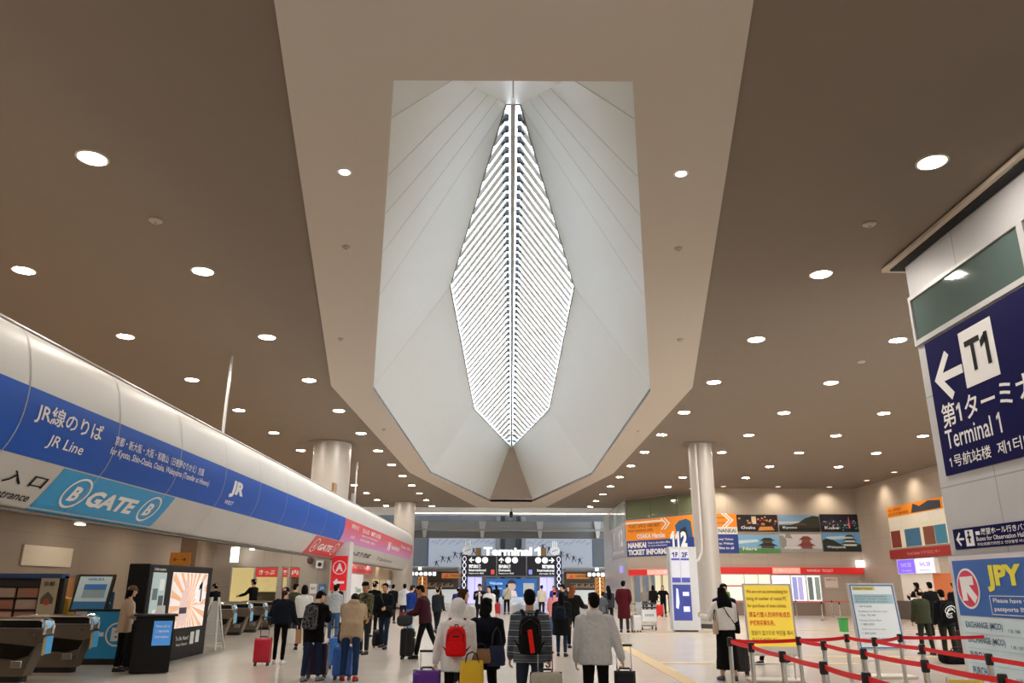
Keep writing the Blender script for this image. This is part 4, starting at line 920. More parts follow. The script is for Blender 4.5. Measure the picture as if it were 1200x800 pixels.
for a in (1.45, 8.0): G.rect(MB(), a, 4.64, a+.55, 5.4, -.02, .1).build('wood_panel', paint('8a6a44'), t)
for a in (3.55, 6.53): G.rect(MB(), a, 2.72, a+.09, 4.58, .0, .2).build('divider', paint('8a8c90'), t)
for a, lab in ((0.05, 'l'), (9.45, 'r')):
    G.rect(MB(), a, 0, a+.62, 4.7, .1, .5).build('post', lit('15143a', .1), t)
    mb = MB()
    for k in range(5):
        z = 4.3-k*.62
        G.ring(mb, a+.31, z, .2, .07, .11, ry=.27); G.disc(mb, a+.31, z-.31, .09, .11, .01, 8, .12)
    mb.build('ornament', lit('f0f0f4', .4), t)
    G.disc(MB(), a+(.6 if lab == 'l' else -.05), 5.12, .5, .05, .3, 24, .45).build('white_medallion', M_print, t)
    cr = MB(); q0 = a+(.6 if lab == 'l' else -.05)
    for k in (-.2, 0, .2): G.rect(cr, q0+k-.06, 5.5, q0+k+.06, 6.05, .05, .2)
    cr.build('white_bars', M_print, t)
    sb = MB(); q = a+(.6 if lab == 'l' else -.05); G.poly(sb, [(q-.3,5.0),(q+.3,5.2),(q+.3,5.28),(q-.3,5.08)], .06, .01); sb.build('grey_stripe', paint('9a9aa0'), t)
for i, a in enumerate((.7, 7.9)):
    tt = thing('light_box', ['lavender lit panel at the left foot of the far gate sign', 'lavender lit panel at the right foot of the far gate sign'][i], 'panel', (a-4.2, 80.4, 0))
    F2 = Face((-5, 80.4, 0), (1,0,0))
    for k in (0, .72): F2.rect(MB(), a+k, .1, a+k+.68, 2.58, .05, .1).build('glass_panel', lit('c8c4ff', .75), tt)
    F2.rect(MB(), a-.04, 0, a+1.44, .1, .07, .2).build('foot', M_alu, tt)
FF = Face((-11, 97.9, 0), (1,0,0))
def bill(a0, lab, word, flip):
    t = thing('billboard', lab, 'billboard', FF.P(a0+4.1, 3.2)); w = 8.25
    FF.rect(MB(), a0-.1, 3.1, a0+w+.1, 7.75, .1, .1).build('frame', paint('34507a'), t); FF.rect(MB(), a0, 3.2, a0+w, 7.4, .13, .04).build('sky_print', paint('a4a8b2', .6), t); FF.rect(MB(), a0, 7.4, a0+w, 7.72, .14, .05).build('blue_strip', paint('40508c'), t)
    fg = MB(); random.seed(5)
    for k in range(7):
        x = a0+(1.0+k*.75 if not flip else 2.2+k*.75); z = (4.3+.25*k+(.3 if k % 2 else 0)) if not flip else (6.3-.27*k)
        s = .36
        FF.disc(fg, x, z+s*.9, s*.22, .15, .01, 8)
        FF.poly(fg, [(x-.1,z+s*.7),(x+.1,z+s*.7),(x+.13,z),(x-.13,z)], .15, .01)
        FF.poly(fg, [(x-.1,z+s*.6),(x-.1,z+s*.8),(x-s*1.1,z+s*(1.1 if k % 2 else .5)),(x-s*1.1,z+s*(1.0 if k % 2 else .4))], .15, .01)
        FF.poly(fg, [(x+.1,z+s*.6),(x+.1,z+s*.8),(x+s*1.1,z+s*(.5 if k % 2 else 1.2)),(x+s*1.1,z+s*(.4 if k % 2 else 1.1))], .15, .01)
        FF.poly(fg, [(x-.13,z+.02),(x,z+.02),(x-s*.5,z-s*1.3),(x-s*.65,z-s*1.3)], .15, .01); FF.poly(fg, [(x,z+.02),(x+.13,z+.02),(x+s*.95,z-s*.8),(x+s*.8,z-s*.95)], .15, .01)
    fg.build('dancer_silhouettes', paint('20222c'), t)
    cl = MB(); random.seed(9)
    for k in range(26): 
        x = a0+.3+k*.3; z = 6.75+random.uniform(-.2,.3); FF.poly(cl, [(x,z),(x+.2,z+.28),(x+.26,z+.24),(x+.07,z-.04)], .15, .01)
    cl.build('leaf_print', paint('74788a'), t)
    mb = MB(); FF.text(mb, word, a0+(5.6 if not flip else 1.2), 3.6, .9, 1.3, .15, .04); mb.build('lettering', paint('3a44a0'), t)
bill(.9, 'grey billboard of leaping dancers left of the Terminal 1 lettering', 'Tu', False); bill(12.7, 'grey billboard of leaping dancers right of the Terminal 1 lettering', 'me!', True)
w = thing('window_12', None, None, (0, 97.9, 7.9), kind='structure')
for a0 in (1, 3.2, 5.4, 7.6, 12.8, 15, 17.2, 19.4): FF.rect(MB(), a0, 7.95, a0+2.0, 8.6, .05, .05).build('pane', lit('b08068' if a0 not in (1, 19.4) else '5a90a8', .6), w)
pl = thing('trim_12', None, None, (0, 97.5, 0), kind='structure')
for a in (10, 11.9): FF.rect(MB(), a-.25, 0, a+.25, 10, .6, .5).build('mullion', paint('1e1f24'), pl)
for a in (9.2, 12.3): FF.rect(MB(), a, 0, a+.5, 10, .4, .3).build('mullion', paint('7a7c80'), pl)
t = thing('lit_advert', 'wide blue lit advert board behind the far gate sign', 'advert', (0, 97.5, .1)); A = Face((-2.9, 97.2, 0), (1,0,0))
A.rect(MB(), 0, .5, 6.0, 2.6, .1, .3).build('blue_panel', lit('2a62a4', .2), t); A.rect(MB(), -.1, 0, 6.1, .5, .1, .3).build('white_base', paint('d4d6de'), t)
ph = MB(); A.disc(ph, 3.0, 1.75, .5, .12, .01); ph.build('portrait_face', lit('b89888', .5), t); A.poly(MB(), [(2.5,1.9),(2.55,2.3),(3.0,2.5),(3.45,2.3),(3.5,1.9),(3.3,2.05),(2.7,2.05)], .14, .01).build('portrait_hair', lit('2a2624', .2), t); A.poly(MB(), [(2.3,.55),(3.7,.55),(3.5,1.2),(3.0,1.3),(2.5,1.2)], .115, .01).build('portrait_shoulders', lit('d0c0b4', .4), t)
A.rect(MB(), 4.4, .9, 5.7, 2.1, .12, .01).build('tan_box', lit('a8a49c', .4), t); mb = MB(); A.text(mb, 'Welcome', .3, 1.9, .35, 1.6, .12, .03); A.text(mb, 'to the city', .3, 1.35, .25, 1.6, .12, .02); mb.build('lettering', lit('a8c8e8', .5), t)
M_wood = lit('b87434', .25)
def kiosk(x0, x1, lab, flip):
    t = thing('shop_kiosk', lab, 'kiosk', ((x0+x1)/2, 82, 0))
    MB().rbox(((x0+x1)/2, 83.2, 3.38), (x1-x0, 5.8, .42), .18, 3).build('canopy', mat('canopy_grey', (.20,.20,.20), .5), t)
    MB().box(x0+.3, x1-.3, 85.6, 85.9, 0, 3.2).build('back_wall', paint('5a4a3c'), t)
    K = Face((x0, 79.9, 0), (1,0,0)); L = x1-x0
    a = .1 if not flip else L-2.9
    K.rect(MB(), a, 2.6, a+2.8, 3.12, .02, .1).build('sign_strip', lit('0e0e18', .1), t)
    mb = MB()
    for k in range(6): 
        (K.disc(mb, a+.3+k*.44, 2.86, .19, .04, .01) if k in (1,2,4) else K.rect(mb, a+.13+k*.44, 2.68, a+.47+k*.44, 3.04, .04, .01))
    mb.build('symbol', lit('ffffff', .7), t); K.rect(MB(), a+.9, 3.2, a+1.2, 3.5, .04, .06).build('lamp_box', lit('ffffff', 1.5), t)
    c0 = .95 if not flip else L-2.0
    K.rect(MB(), c0, 0, c0+.9, 2.6, -.3, .5).build('wood_column', M_wood, t)
    st = MB()
    for k in range(6):
        K.poly(st, [(c0+.1,.3+k*.38),(c0+.45,.55+k*.38),(c0+.8,.3+k*.38),(c0+.8,.38+k*.38),(c0+.45,.65+k*.38),(c0+.1,.38+k*.38)], -.29, .01)
    st.build('lattice_print', paint('3a2616'), t); K.rect(MB(), c0+.41, 0, c0+.49, 2.6, -.28, .01).build('light_line', lit('ffe0b0', 1.2), t)
    b0 = 3.3 if not flip else .2
    K.rect(MB(), b0, 2.45, b0+2.3, 2.95, -.3, .1).build('wood_sign', M_wood, t); mb = MB(); K.text(mb, 'SWEETS & GIFTS', b0+.9, 2.6, .2, 1.3, -.28, .01); mb.build('lettering', paint('5a2c14'), t)
    K.poly(MB(), [(b0+.2,2.5),(b0+.5,2.9),(b0+.7,2.55)], -.28, .01).build('red_emblem', lit('c0402a', .3), t)
    MB().rbox(((x0+x1)/2+(-.3 if flip else .8), 83.5, .7), (3.2, .9, 1.35), .03).build('counter', lit('d8dcd8', .3), t)
    sv = MB()
    for z in (1.6, 2.0): sv.box(x0+1, x1-1, 85.2, 85.6, z, z+.05)
    sv.build('shelf', paint('8a8a84'), t)
    gd = MB()
    for k in range(14): gd.box(x0+1.1+k*.22, x0+1.24+k*.22, 85.2, 85.4, 1.65, 1.65+.12+.12*((k*7) % 3))
    gd.build('shelf_goods', lit('a88a6c', .2), t)
kiosk(-10.2, -5.25, 'grey roofed shop kiosk with wood lattice column left of the far gate', False); kiosk(5.35, 10.4, 'grey roofed shop kiosk with wood lattice column right of the far gate', True)
for i, x in enumerate((0.9,)):
    t = thing('ceiling_camera', 'black dome camera hanging from the ceiling end above Terminal 1', 'camera', (0.0, 66.3, 7.4))
    MB().cyl((0,66.3,7.75), (0,66.3,CZ-.05), .03).build('stem', M_black, t); MB().lathe((0,66.3,7.2), [(.02,0),(.12,.08),(.14,.25),(.2,.3),(.05,.55)], 16).build('dome', M_black, t)
# ------------------------------------------------------------------ ceiling lamps
M_lamp = mat('lamp_disc', (1,1,1), .5, emit=(1.0,.92,.82), es=LAMP, var=0)
M_ring = mat('lamp_ring', (.72,.66,.58), .4, var=0)
def downlight(x, y, label, group, r=.205, name='ceiling_downlight', lm=M_lamp):
    t = thing(name, label, 'ceiling light', (x, y, CZ), group=group)
    MB().lathe((x,y,CZ), [(r+.035,-.012),(r+.04,.0),(r,.02),(r,-.012),(r+.035,-.012)], 28, False).build('trim_ring', M_ring, t, smooth=True)
    k = MB(); k.add([V((x+r*math.cos(2*PI*j/20), y+r*math.sin(2*PI*j/20), CZ-.006)) for j in range(20)], [tuple(range(19, -1, -1))])
    k.build('lamp_lens', lm, t, fix=False)
    return t
proto = None
for sg in (-1, 1):
    for i in range(1, 7):
        for k in range(-3, 14):
            x = sg*(6.59+3.816*(i-1))-.01; y = 10.65+4.546*k
            if x < -15.5 or y > 72: continue
            if sg > 0 and (x > 7.5 and y < 15.2 or x > 13 and y > 51 or x > 22.8): continue
            if sg > 0 and x > 8.4 and y > 59.4-(x-8.65)*1.485-.8: continue
            lab = 'round white downlight in the brown ceiling %s of the long skylight' % ('left' if sg < 0 else 'right')
            grp = 'ceiling downlights %s of the skylight' % ('left' if sg < 0 else 'right')
            if proto is None: proto = downlight(x, y, lab, grp); continue
            c = copy_tree(proto); c.location = (x, y, CZ); c['label'] = lab; c['group'] = grp
# row behind the viewer is part of the same grid; wall washers near the far walls
M_wash = mat('washer_disc', (1,1,1), .5, emit=(1.0,.82,.62), es=2.2, var=0)
for x, y, d in ((14.0,51.3,(0,1)),(17.6,51.3,(0,1)),(21.0,51.3,(0,1)),(22.0,48,(1,0)),(22.0,44.4,(1,0)),(12.2,52.6,(1,1.3))):
    t = downlight(x, y, 'dim wall washing downlight close to the far right walls', 'wall washing downlights', .16, 'wall_washer', M_wash)
    l = bpy.data.lights.new('washer_light', 'SPOT'); l.energy = 200; l.spot_size = R(115); l.spot_blend = 1.0; l.color = (1,.84,.64); l.shadow_soft_size = .1
    o = bpy.data.objects.new('washer_light', l); COL.objects.link(o); o.parent = t; o.location = (0,0,-.06); o.rotation_euler = V((d[0]*.45, d[1]*.45, -1)).to_track_quat('-Z','Y').to_euler()
M_spark = mat('small_lamp', (1,1,1), .4, emit=(1,.97,.92), es=5, var=0)
for i, (x, y) in enumerate(((-2.7,10.95),(2.7,10.95))):
    t = thing('spot_lamp', ['small bright spot lamp in the tan ceiling border left of the skylight', 'small bright spot lamp in the tan ceiling border right of the skylight'][i], 'ceiling light', (x, y, CZ-.05))
    MB().lathe((x,y,CZ-.06), [(.115,0),(.12,.01),(.09,.012),(.09,0),(.115,0)], 20, False).build('trim_ring', M_white, t, smooth=True); MB().ell((x,y,CZ-.055), (.085,.085,.03)).build('bulb', M_spark, t, smooth=True)
for i, (x, y, lab) in enumerate(((-3.25,13.8,'small round detector on ceiling border left, nearer one'),(3.25,13.8,'small round detector on ceiling border right, nearer one'),(-4.6,19.7,'small round detector on ceiling border left, further one'),(4.5,19.6,'small round detector on ceiling border right, further one'),(-6.55,12.8,'flat smoke detector on brown ceiling left of the border'),(6.55,12.8,'flat smoke detector on brown ceiling right of the border'),(10.3,21.8,'small smoke detector on brown ceiling near the right block'),(-5.4,32.2,'tiny detector far along the left ceiling border'),(5.35,32.3,'tiny detector far along the right ceiling border'))):
    r = .12 if abs(x) > 6 else .075; z = CZ if abs(x) > 6.2 else CZ-.05
    t = thing('smoke_detector', lab, 'smoke detector', (x, y, z))
    MB().lathe((x,y,z), [(r,0),(r,-.02),(r*.6,-.05),(.01,-.055)], 18).build('housing', paint('b8aa9a'), t, smooth=True); MB().lathe((x,y,z-.055), [(r*.3,0),(.005,-.012)], 12).build('sensor', paint('8a8078'), t)

# ------------------------------------------------------------------ stanchions with red belts
M_belt = mat('belt_red', hexc('f41626'), .5, var=.03)
POST = dict(A=(3.28,12.32), B=(3.27,11.22), C=(3.2,9.75), D=(4.41,12.62), E=(4.42,11.65), F=(5.46,13.37), G=(3.18,8.45), H=(4.36,10.22), I=(5.52,12.5), J=(6.36,13.45), K=(3.15,7.39), L=(5.5,11.04), M=(4.34,8.7), N=(5.5,9.53), O=(4.3,7.3))
LAB = dict(A='stanchion at the left end of the queue beside the yellow board', B='second stanchion of the front row, right of the end post', C='third stanchion of the front row before the yellow board', G='fourth stanchion of the front row, below the yellow board', K='nearest stanchion of the front row, cut by the lower edge',
           D='stanchion under the right corner of the yellow board', E='second stanchion of the middle row behind the front belt', H='third stanchion of the middle row below the rate board', M='fourth stanchion of the middle row left of the yellow tag', O='nearest stanchion of the middle row beside the yellow tag',
           F='stanchion at the left foot of the tilted rate board', I='stanchion in front of the tilted rate board', L='stanchion right of the rate board, two belts meet', N='stanchion standing before the blue exchange sign', J='stanchion whose belt runs to the right block')
def belt(mb, a, b, z=.90, sag=.05, h=.052):
    a, b = V((*a, z)), V((*b, z)); n = 10; d = (b-a).normalized(); q = V((-d.y, d.x, 0))*.0015; k = len(mb.v)
    rings = []
    for i in range(n+1):
        t = i/n; p = a.lerp(b, t)-V((0,0,sag*4*t*(1-t)))
        rings.append([p-q-V((0,0,h/2)), p+q-V((0,0,h/2)), p+q+V((0,0,h/2)), p-q+V((0,0,h/2))])
    mb.loft(rings); return mb
def stanchion(x, y, label, to=(), group=None, sag=.012):
    t = thing('belt_stanchion', label, 'stanchion', (x, y, 0), group=group)
    MB().lathe((x,y,0), [(.17,0),(.17,.012),(.15,.028),(.05,.045),(.035,.06)], 28).build('base', M_steel, t, smooth=True)
    MB().lathe((x,y,.045), [(.031,0),(.031,.80)], 16).build('post', M_chrome, t, smooth=True)
    MB().lathe((x,y,.83), [(.036,0),(.042,.01),(.042,.11),(.036,.125),(.01,.128)], 18).build('belt_head', M_black, t, smooth=True)
    for q in to:
        d = (V((*q,0))-V((x,y,0))).normalized()*.042
        belt(MB(), (x+d.x, y+d.y), (q[0]-d.x, q[1]-d.y), sag=sag).build('red_belt', M_belt, t)
    return t
LINK = dict(A='DB', B='C', C='G', G='K', D='FE', E='H', H='M', M='O', F='I', I='JL', L='N')
for k, p in POST.items():
    to = [POST[q] for q in LINK.get(k, '')]
    if k == 'J': to = [(8.0, 13.8)]
    if k == 'N': to = [(5.6, 7.6)]
    if k == 'K': to = [(3.15, 5.6)]
    if k == 'O': to = [(4.3, 5.6)]
    stanchion(*p, LAB[k], to)
t = thing('yellow_tag', 'small yellow notice clipped on the front stanchion belt', 'notice', (4.22, 8.05, .62))
F = Face((4.06, 7.75, .66), (1,-.15,0)); F.rect(MB(), 0, 0, .3, .2, .01, .008).build('card', paint('e8dc58'), t)
mb = MB()
for i, s in enumerate(('ご利用の際は', 'Passport', 'required')): F.text(mb, s, .15, .14-i*.05, .03, .22, .014, .002, 'c')
mb.build('lettering', paint('6a5a20'), t); MB().cyl((4.05,7.76,.0), (4.05,7.76,.88), .008, n=6).build('wire', M_alu, t)
far = [(10.6,49.6),(13.0,49.6),(15.2,49.6),(17.4,49.6),(19.6,49.6),(21.6,49.6)]
for i, p in enumerate(far): stanchion(*p, 'distant stanchion with red belt before the ticket counter windows', [far[i+1]] if i+1 < len(far) else [(22.98,49.6)], 'distant stanchions at the ticket counter', .02)
for i, p in enumerate([(17.0,44.5),(17.9,44.3),(18.8,44.6),(19.6,44.2)]): stanchion(*p, 'distant bare chrome stanchion on the open floor left of the rate board', (), 'bare stanchions on the open floor')

# ------------------------------------------------------------------ boards on stands
def board(name, label, x, y, z0, z1, w, m_panel, rot, tilt, base_w, m_frame=M_alu):
    t = thing(name, label, 'notice board', (x, y, 0), rot); W = WM[t.name]; r3 = W.to_3x3()
    q = MB()
    for s in (-1, 1): q.tube([(s*w*.42, .12, .03), (s*w*.42, .10, z0+.2), (s*w*.42, .10+tilt*.5, z1-.2)], .018, 8)
    q.tube([(-w*.42, .12, .3), (w*.42, .12, .3)], .012, 6)
    q.xf(W).build('stand_frame', m_frame, t, smooth=True)
    MB().rbox((0, .08, .025), (base_w, .5, .05), .02).xf(W).build('foot', paint('d8cfc2'), t)
    up = V((0, tilt, 1)); F = Face(W @ V((-w/2, 0, z0)), r3 @ V((1,0,0)), r3 @ up); H = (z1-z0)
    F.rect(MB(), 0, 0, w, H, 0, .05).build('frame', m_frame, t); F.rect(MB(), .035, .035, w-.035, H-.035, .006, .01).build('panel', m_panel, t)
    return t, F, H
t, F, H = board('yellow_notice_board', 'yellow notice board with black and red writing on a metal stand', 4.95, 15.55, .45, 1.75, .92, lit('ffdc50', .35), R(-4), .10, 1.0)  # panel glows faintly to brighten the yellow; no lamp inside
F.rect(MB(), .036, .036, .884, .16, .010, .004).build('white_footer', M_white, t)
mb = MB()
for i, (s, w) in enumerate((('We are not accommodating for', .84), ('bring of number of rental PC', .80), ('for purchase of train tickets.', .78))): F.text(mb, s, .06, 1.10-i*.13, .085, w*.94, .013, .004)
for i, (s, w) in enumerate((('점원이 없으므로 여권을 제시', .82), ('하시기 바랍니다', .5))): F.text(mb, s, .08, .36-i*.13, .085, w*.94, .013, .002)
mb.build('black_lettering', M_printk, t)
mb = MB()
for i, (s, w) in enumerate((('请备代替人员持所有成员', .82), ('护照购买乘车券。', .5))): F.text(mb, s, .07, .68-i*.15, .10, w*.94, .013, .012)
mb.build('red_lettering', paint('d83a30'), t)
t, F, H = board('rate_board', 'tilted white exchange rate board with blue rim on a metal stand', 7.35, 16.3, .50, 1.78, .98, lit('e8eef0', .15), R(4), .14, 1.1)
rim = MB()
for r in ((.036,.036,.06,H-.036),(.92,.036,.944,H-.036),(.06,H-.06,.92,H-.036),(.06,.036,.92,.06)): F.rect(rim, *r, .010, .004)
rim.build('blue_rim', paint('4a78b4'), t); F.rect(MB(), .09, H-.14, .55, H-.075, .010, .004).build('yellow_heading', paint('e8d848'), t)
F.rect(MB(), .08, .88, .9, 1.06, .010, .004).build('cyan_strip', paint('b8dce8'), t)
mb = MB(); F.text(mb, 'Extra Ticket', .12, H-.13, .045, .38, .016, .005)
for i in range(9): F.text(mb, ['・¥19,000', 'Available in Kansai area', '1 Day  ¥2,380', 'Kansai Area Pass', '・¥8,200', 'Wide Area Pass 5 days', '・¥9,200', 'Buy here with passport', 'Thank you'][i], .12, .80-i*.085, .045 if i % 2 == 0 else .03, [.3,.6,.35,.45,.28,.5,.28,.6,.25][i], .016, .004)
for i in range(3): F.text(mb, ['ICOCA & HARUKA', 'Kyoto  Osaka  Kobe', 'Round trip ticket'][i], .12, 1.0-i*.05, .03, .65, .016, .004)
mb.build('lettering', paint('5a7890'), t)
t = thing('waste_bin', 'small green box standing on the floor behind the rate board', 'bin', (13.45, 33.1, 0))
MB().prism([(-.12,0),(.12,0),(.14,.48),(-.14,.48)], lambda a, b: (13.45+a, 32.95, b), lambda a, b: (13.45+a, 33.25, b)).build('body', paint('3a9a48'), t); MB().rbox((13.45,33.1,.50), (.31,.34,.05), .015).build('lid', paint('2a7a38'), t)

# ------------------------------------------------------------------ luggage cart
t = thing('luggage_cart', 'empty luggage trolley with white advert board beside the totem', 'trolley', (5.68, 33.8, 0))
q = MB(); X, Y = 5.68, 33.8
for s in (-1, 1): q.tube([(X+s*.30,Y+.75,.16),(X+s*.30,Y-.1,.16),(X+s*.29,Y-.28,.5),(X+s*.27,Y-.36,1.02)], .022, 8)
q.tube([(X-.27,Y-.36,1.02),(X+.27,Y-.36,1.02)], .025, 8); q.tube([(X-.30,Y+.75,.16),(X+.30,Y+.75,.16)], .02, 8); q.tube([(X-.30,Y+.2,.16),(X+.30,Y+.2,.16)], .02, 8)
q.build('frame', M_alu, t, smooth=True); MB().rbox((X,Y+.3,.19), (.5,.8,.02), .005).build('platform', M_steel, t); MB().tube([(X-.28,Y-.36,1.03),(X+.28,Y-.36,1.03)], .034, 8).build('grip', M_black, t, smooth=True)
MB().rbox((X,Y-.30,.88), (.58,.28,.06), .02).build('basket_shelf', M_black, t)
F = Face((X-.29, Y-.38, .34), (1,0,0)); F.rect(MB(), 0, 0, .58, .46, 0, .015).build('advert_board', M_white, t); mb = MB(); F.text(mb, 'KANSAI', .29, .2, .1, .36, .01, .02, 'c'); mb.build('lettering', paint('5a70a0'), t)
for sx, sy in ((-.28,.7),(.28,.7),(-.28,-.15),(.28,-.15)): MB().cyl((X+sx-.02,Y+sy,.065), (X+sx+.02,Y+sy,.065), .065, n=14).build('wheel', M_rubber, t)
# ================================================================== people
SKIN = {k: mat('skin_'+k, hexc(h), .55, var=.04, scale=20) for k, h in (('light', 'dcae92'), ('mid', 'c48e6c'), ('tan', 'a87450'))}
HAIRM = {k: mat('hair_'+k, hexc(h), .75, var=.2, scale=60, spec=.12) for k, h in (('black', '070606'), ('brown', '3a2418'), ('ginger', '7a4420'), ('grey', '8a8078'))}
M_eye = mat('eye_dark', (.02,.015,.012), .2, var=0); M_lip = mat('lips', (.42,.16,.13), .5, var=0)
def rot_dir(swing, abd, side):
    """direction of a limb: 0 = straight down, swing > 0 forward, abd > 0 outward"""
    a, b = R(swing), R(abd); return V((side*math.sin(b), math.sin(a)*math.cos(b), -math.cos(a)*math.cos(b)))
def ring(c, ax, ay, rx, ry, n=16, sq=1.0):
    c = V(c); o = []
    for j in range(n):
        t = 2*PI*j/n; ct, st = math.cos(t), math.sin(t)
        o.append(c + ax*rx*math.copysign(abs(ct)**sq, ct) + ay*ry*math.copysign(abs(st)**sq, st))
    return o
class Joints: pass
def soft(o, voxel, it=4, disp=0.0): SOFT.append((o, voxel, it, disp)); return o
def person(x, y, rz, label, h=1.70, group=None, arms=((6,7,14,2),(6,7,14,2)), legs=((2,2),(-2,2)), lean=2, head=(0,0), grip=(.35,.35),
           top='303540', top_len=.06, top_fit=1.0, top_mat=None, legc='20222a', leg_fit=1.0, leg_style='trousers', shoe='1a1a1c', skin='light', hair='short', hairc='black', hood=None, hat=None, hatc='101012',
           sleeve=.96, lod=0, width=1.0, belly=0.0, bare_ankle=0.0, collar=None, open_front=None):
    k = h/1.70; T = thing('person', label, 'person', (x, y, 0), R(rz), group=group); W = WM[T.name]
    J = Joints(); J.k = k; J.W = W; J.T = T
    vox = (.0075, .011, .016)[lod]; cvox = (.014, .018, .024)[lod]
    L = R(lean); sp = V((0, math.sin(L), math.cos(L))); X = V((1,0,0)); fw = V((0, math.cos(L), -math.sin(L)))
    pel = V((0,0,.92)); neck = pel+sp*.52; sh = neck-sp*.055
    lj = []
    for i, s in enumerate((-1, 1)):
        sw, kn = legs[i]; hip = pel+V((s*.088,0,-.01)); d1 = rot_dir(sw, 3, s); kne = hip+d1*.42; d2 = rot_dir(sw-kn, 1, s); ank = kne+d2*.405
        pitch = 0 if kn < 25 and sw > -12 else min(50, max(kn*.9, -sw*1.1))
        fd = V((s*.14, math.cos(R(pitch)), -math.sin(R(pitch)))).normalized(); lj.append((hip, kne, ank, fd, pitch))
    low = min(min(a.z-.085, (a+fd*.17).z-.035) for _, _, a, fd, _ in lj); dz = V((0,0,-low))
    pel = pel+dz; neck = neck+dz; sh = sh+dz; lj = [(a+dz, b+dz, c+dz, f, p) for a, b, c, f, p in lj]
    aj = []
    for i, s in enumerate((-1, 1)):
        sw, ab, el, inn = arms[i]; S = sh+X*s*.172*width; d1 = rot_dir(sw+lean*.5, ab, s); E = S+d1*.285; d2 = rot_dir(sw+lean*.5+el, ab-inn*1.0 if inn else ab*.6, s); Wr = E+d2*.245
        aj.append((S, E, Wr, d2))
    hp, hy = R(head[0]+lean*.6), R(head[1]); nd = V((0, math.sin(hp*.7+L*.3), math.cos(hp*.7+L*.3)))
    hb = neck+nd*.075; hz = V((0, math.sin(hp), math.cos(hp))); hm = Matrix.Rotation(hy, 3, hz) @ Matrix.Rotation(-hp, 3, 'X'); hc = hb+hm @ V((0,.018,.105))
    J.pel, J.neck, J.sp, J.fw, J.arms, J.hc, J.hm, J.sh, J.legs = pel, neck, sp, fw, aj, hc, hm, sh, lj
    tw = lambda mb: mb.xf(W @ Matrix.Scale(k, 4))
    J.w = lambda p: W @ (p*k)
    # body: one surface
    b = MB()
    b.loft([ring(pel+sp*t, X, fw, rx*width, ry, 14) for t, rx, ry in ((-.07,.12,.085),(.0,.158,.10),(.08,.152,.098),(.17,.135,.09+belly*.5),(.30,.155,.102),(.42,.165,.098),(.48,.12,.075),(.53,.058,.054))])
    b.capsule([neck-nd*.03, hb+hm @ V((0,.0,.03))], [.056,.052], 12)
    # head: profile rings from chin to crown
    hr = [(-.108,.030,.030,.050),(-.098,.044,.050,.034),(-.075,.058,.066,.018),(-.045,.066,.078,.006),(-.01,.072,.090,.0),(.03,.076,.096,-.004),(.065,.072,.092,-.008),(.092,.055,.072,-.010),(.108,.030,.040,-.012),(.113,.008,.012,-.012)]
    b.loft([ring(hc+hm @ V((0,cy,z)), hm @ V((1,0,0)), hm @ V((0,1,0)), rx, ry, 18) for z, rx, ry, cy in hr])
    b.loft([ring(hc+hm @ V((0,yy,z)), hm @ V((1,0,0)), hm @ V((0,1,0)), rx, .014, 8) for z, rx, yy in ((-.040,.012,.088),(-.030,.017,.100),(-.015,.012,.096),(.012,.008,.090))])
    for s in (-1, 1): b.ell(hc+hm @ V((s*.074,-.008,-.012)), (.012,.020,.032), hm, 8, 6)
    for i, s in enumerate((-1, 1)):
        S, E, Wr, d = aj[i]
        b.capsule([S, S.lerp(E,.5), E, E.lerp(Wr,.35), Wr], [.05,.045,.038,.038,.026], 12)
        n = V((-s,0,0)); n = (n-d*n.dot(d)); n = n.normalized() if n.length > .1 else V((0,-1,0)); w = d.cross(n)*s
        if w.y < -.3 and abs(d.z) > .5: w = -w
        if abs(d.z) <= .5 and w.z < 0: w = -w
        b.loft([ring(Wr+d*t, w, n, rw, rn, 12) for t, rw, rn in ((-.02,.026,.022),(.02,.034,.018),(.055,.042,.017),(.088,.042,.014),(.096,.034,.010))])
        g = grip[i]
        for q, (o, ln) in enumerate(((.033,.066),(.0115,.075),(-.0105,.070),(-.031,.056))):
            p = [Wr+d*.082+w*o]; ang = g*.7; sprd = w*(o*1.2)
            for seg in (.45,.32,.26):
                dd = (d*math.cos(ang)+n*math.sin(ang)+sprd).normalized(); p.append(p[-1]+dd*ln*seg*1.05); ang += g
            b.capsule(p, [.0095,.009,.0085,.0075], 8)
        tb = Wr+d*.022+w*.028; td = (d*.75+w*.75+n*.25*g).normalized(); p2 = tb+td*.036; b.capsule([tb, p2, p2+(d*.8+w*.25+n*(.3+g*.4)).normalized()*.032], [.014,.0115,.009], 8)
    for hip, kne, ank, fd, pit in lj:
        b.capsule([hip, hip.lerp(kne,.5), kne, kne.lerp(ank,.3), ank], [.076,.066,.050,.050,.034], 12)
        b.capsule([ank, ank+fd*.06-V((0,0,.04)), ank+fd*.15+V((0,0,-.05 if pit < 8 else 0))], [.034,.032,.025], 10)
    soft(tw(b).build('body', SKIN[skin], T), vox*k, 1)
    if abs(rz % 360-180) < 130 or abs(head[1]) > 20:
        for s in (-1, 1): tw(MB().ell(hc+hm @ V((s*.030,.083,.008)), (.013,.007,.006), hm, 10, 6)).build('eye', M_eye, T, smooth=True); tw(MB().ell(hc+hm @ V((s*.031,.085,.027)), (.018,.007,.0035), hm, 8, 6)).build('eyebrow', HAIRM[hairc], T, smooth=True)
        tw(MB().ell(hc+hm @ V((0,.086,-.062)), (.022,.007,.006), hm, 10, 6)).build('mouth', M_lip, T, smooth=True)
    # trousers
    f = leg_fit; q = MB()
    mid = (lj[0][0]+lj[1][0])/2
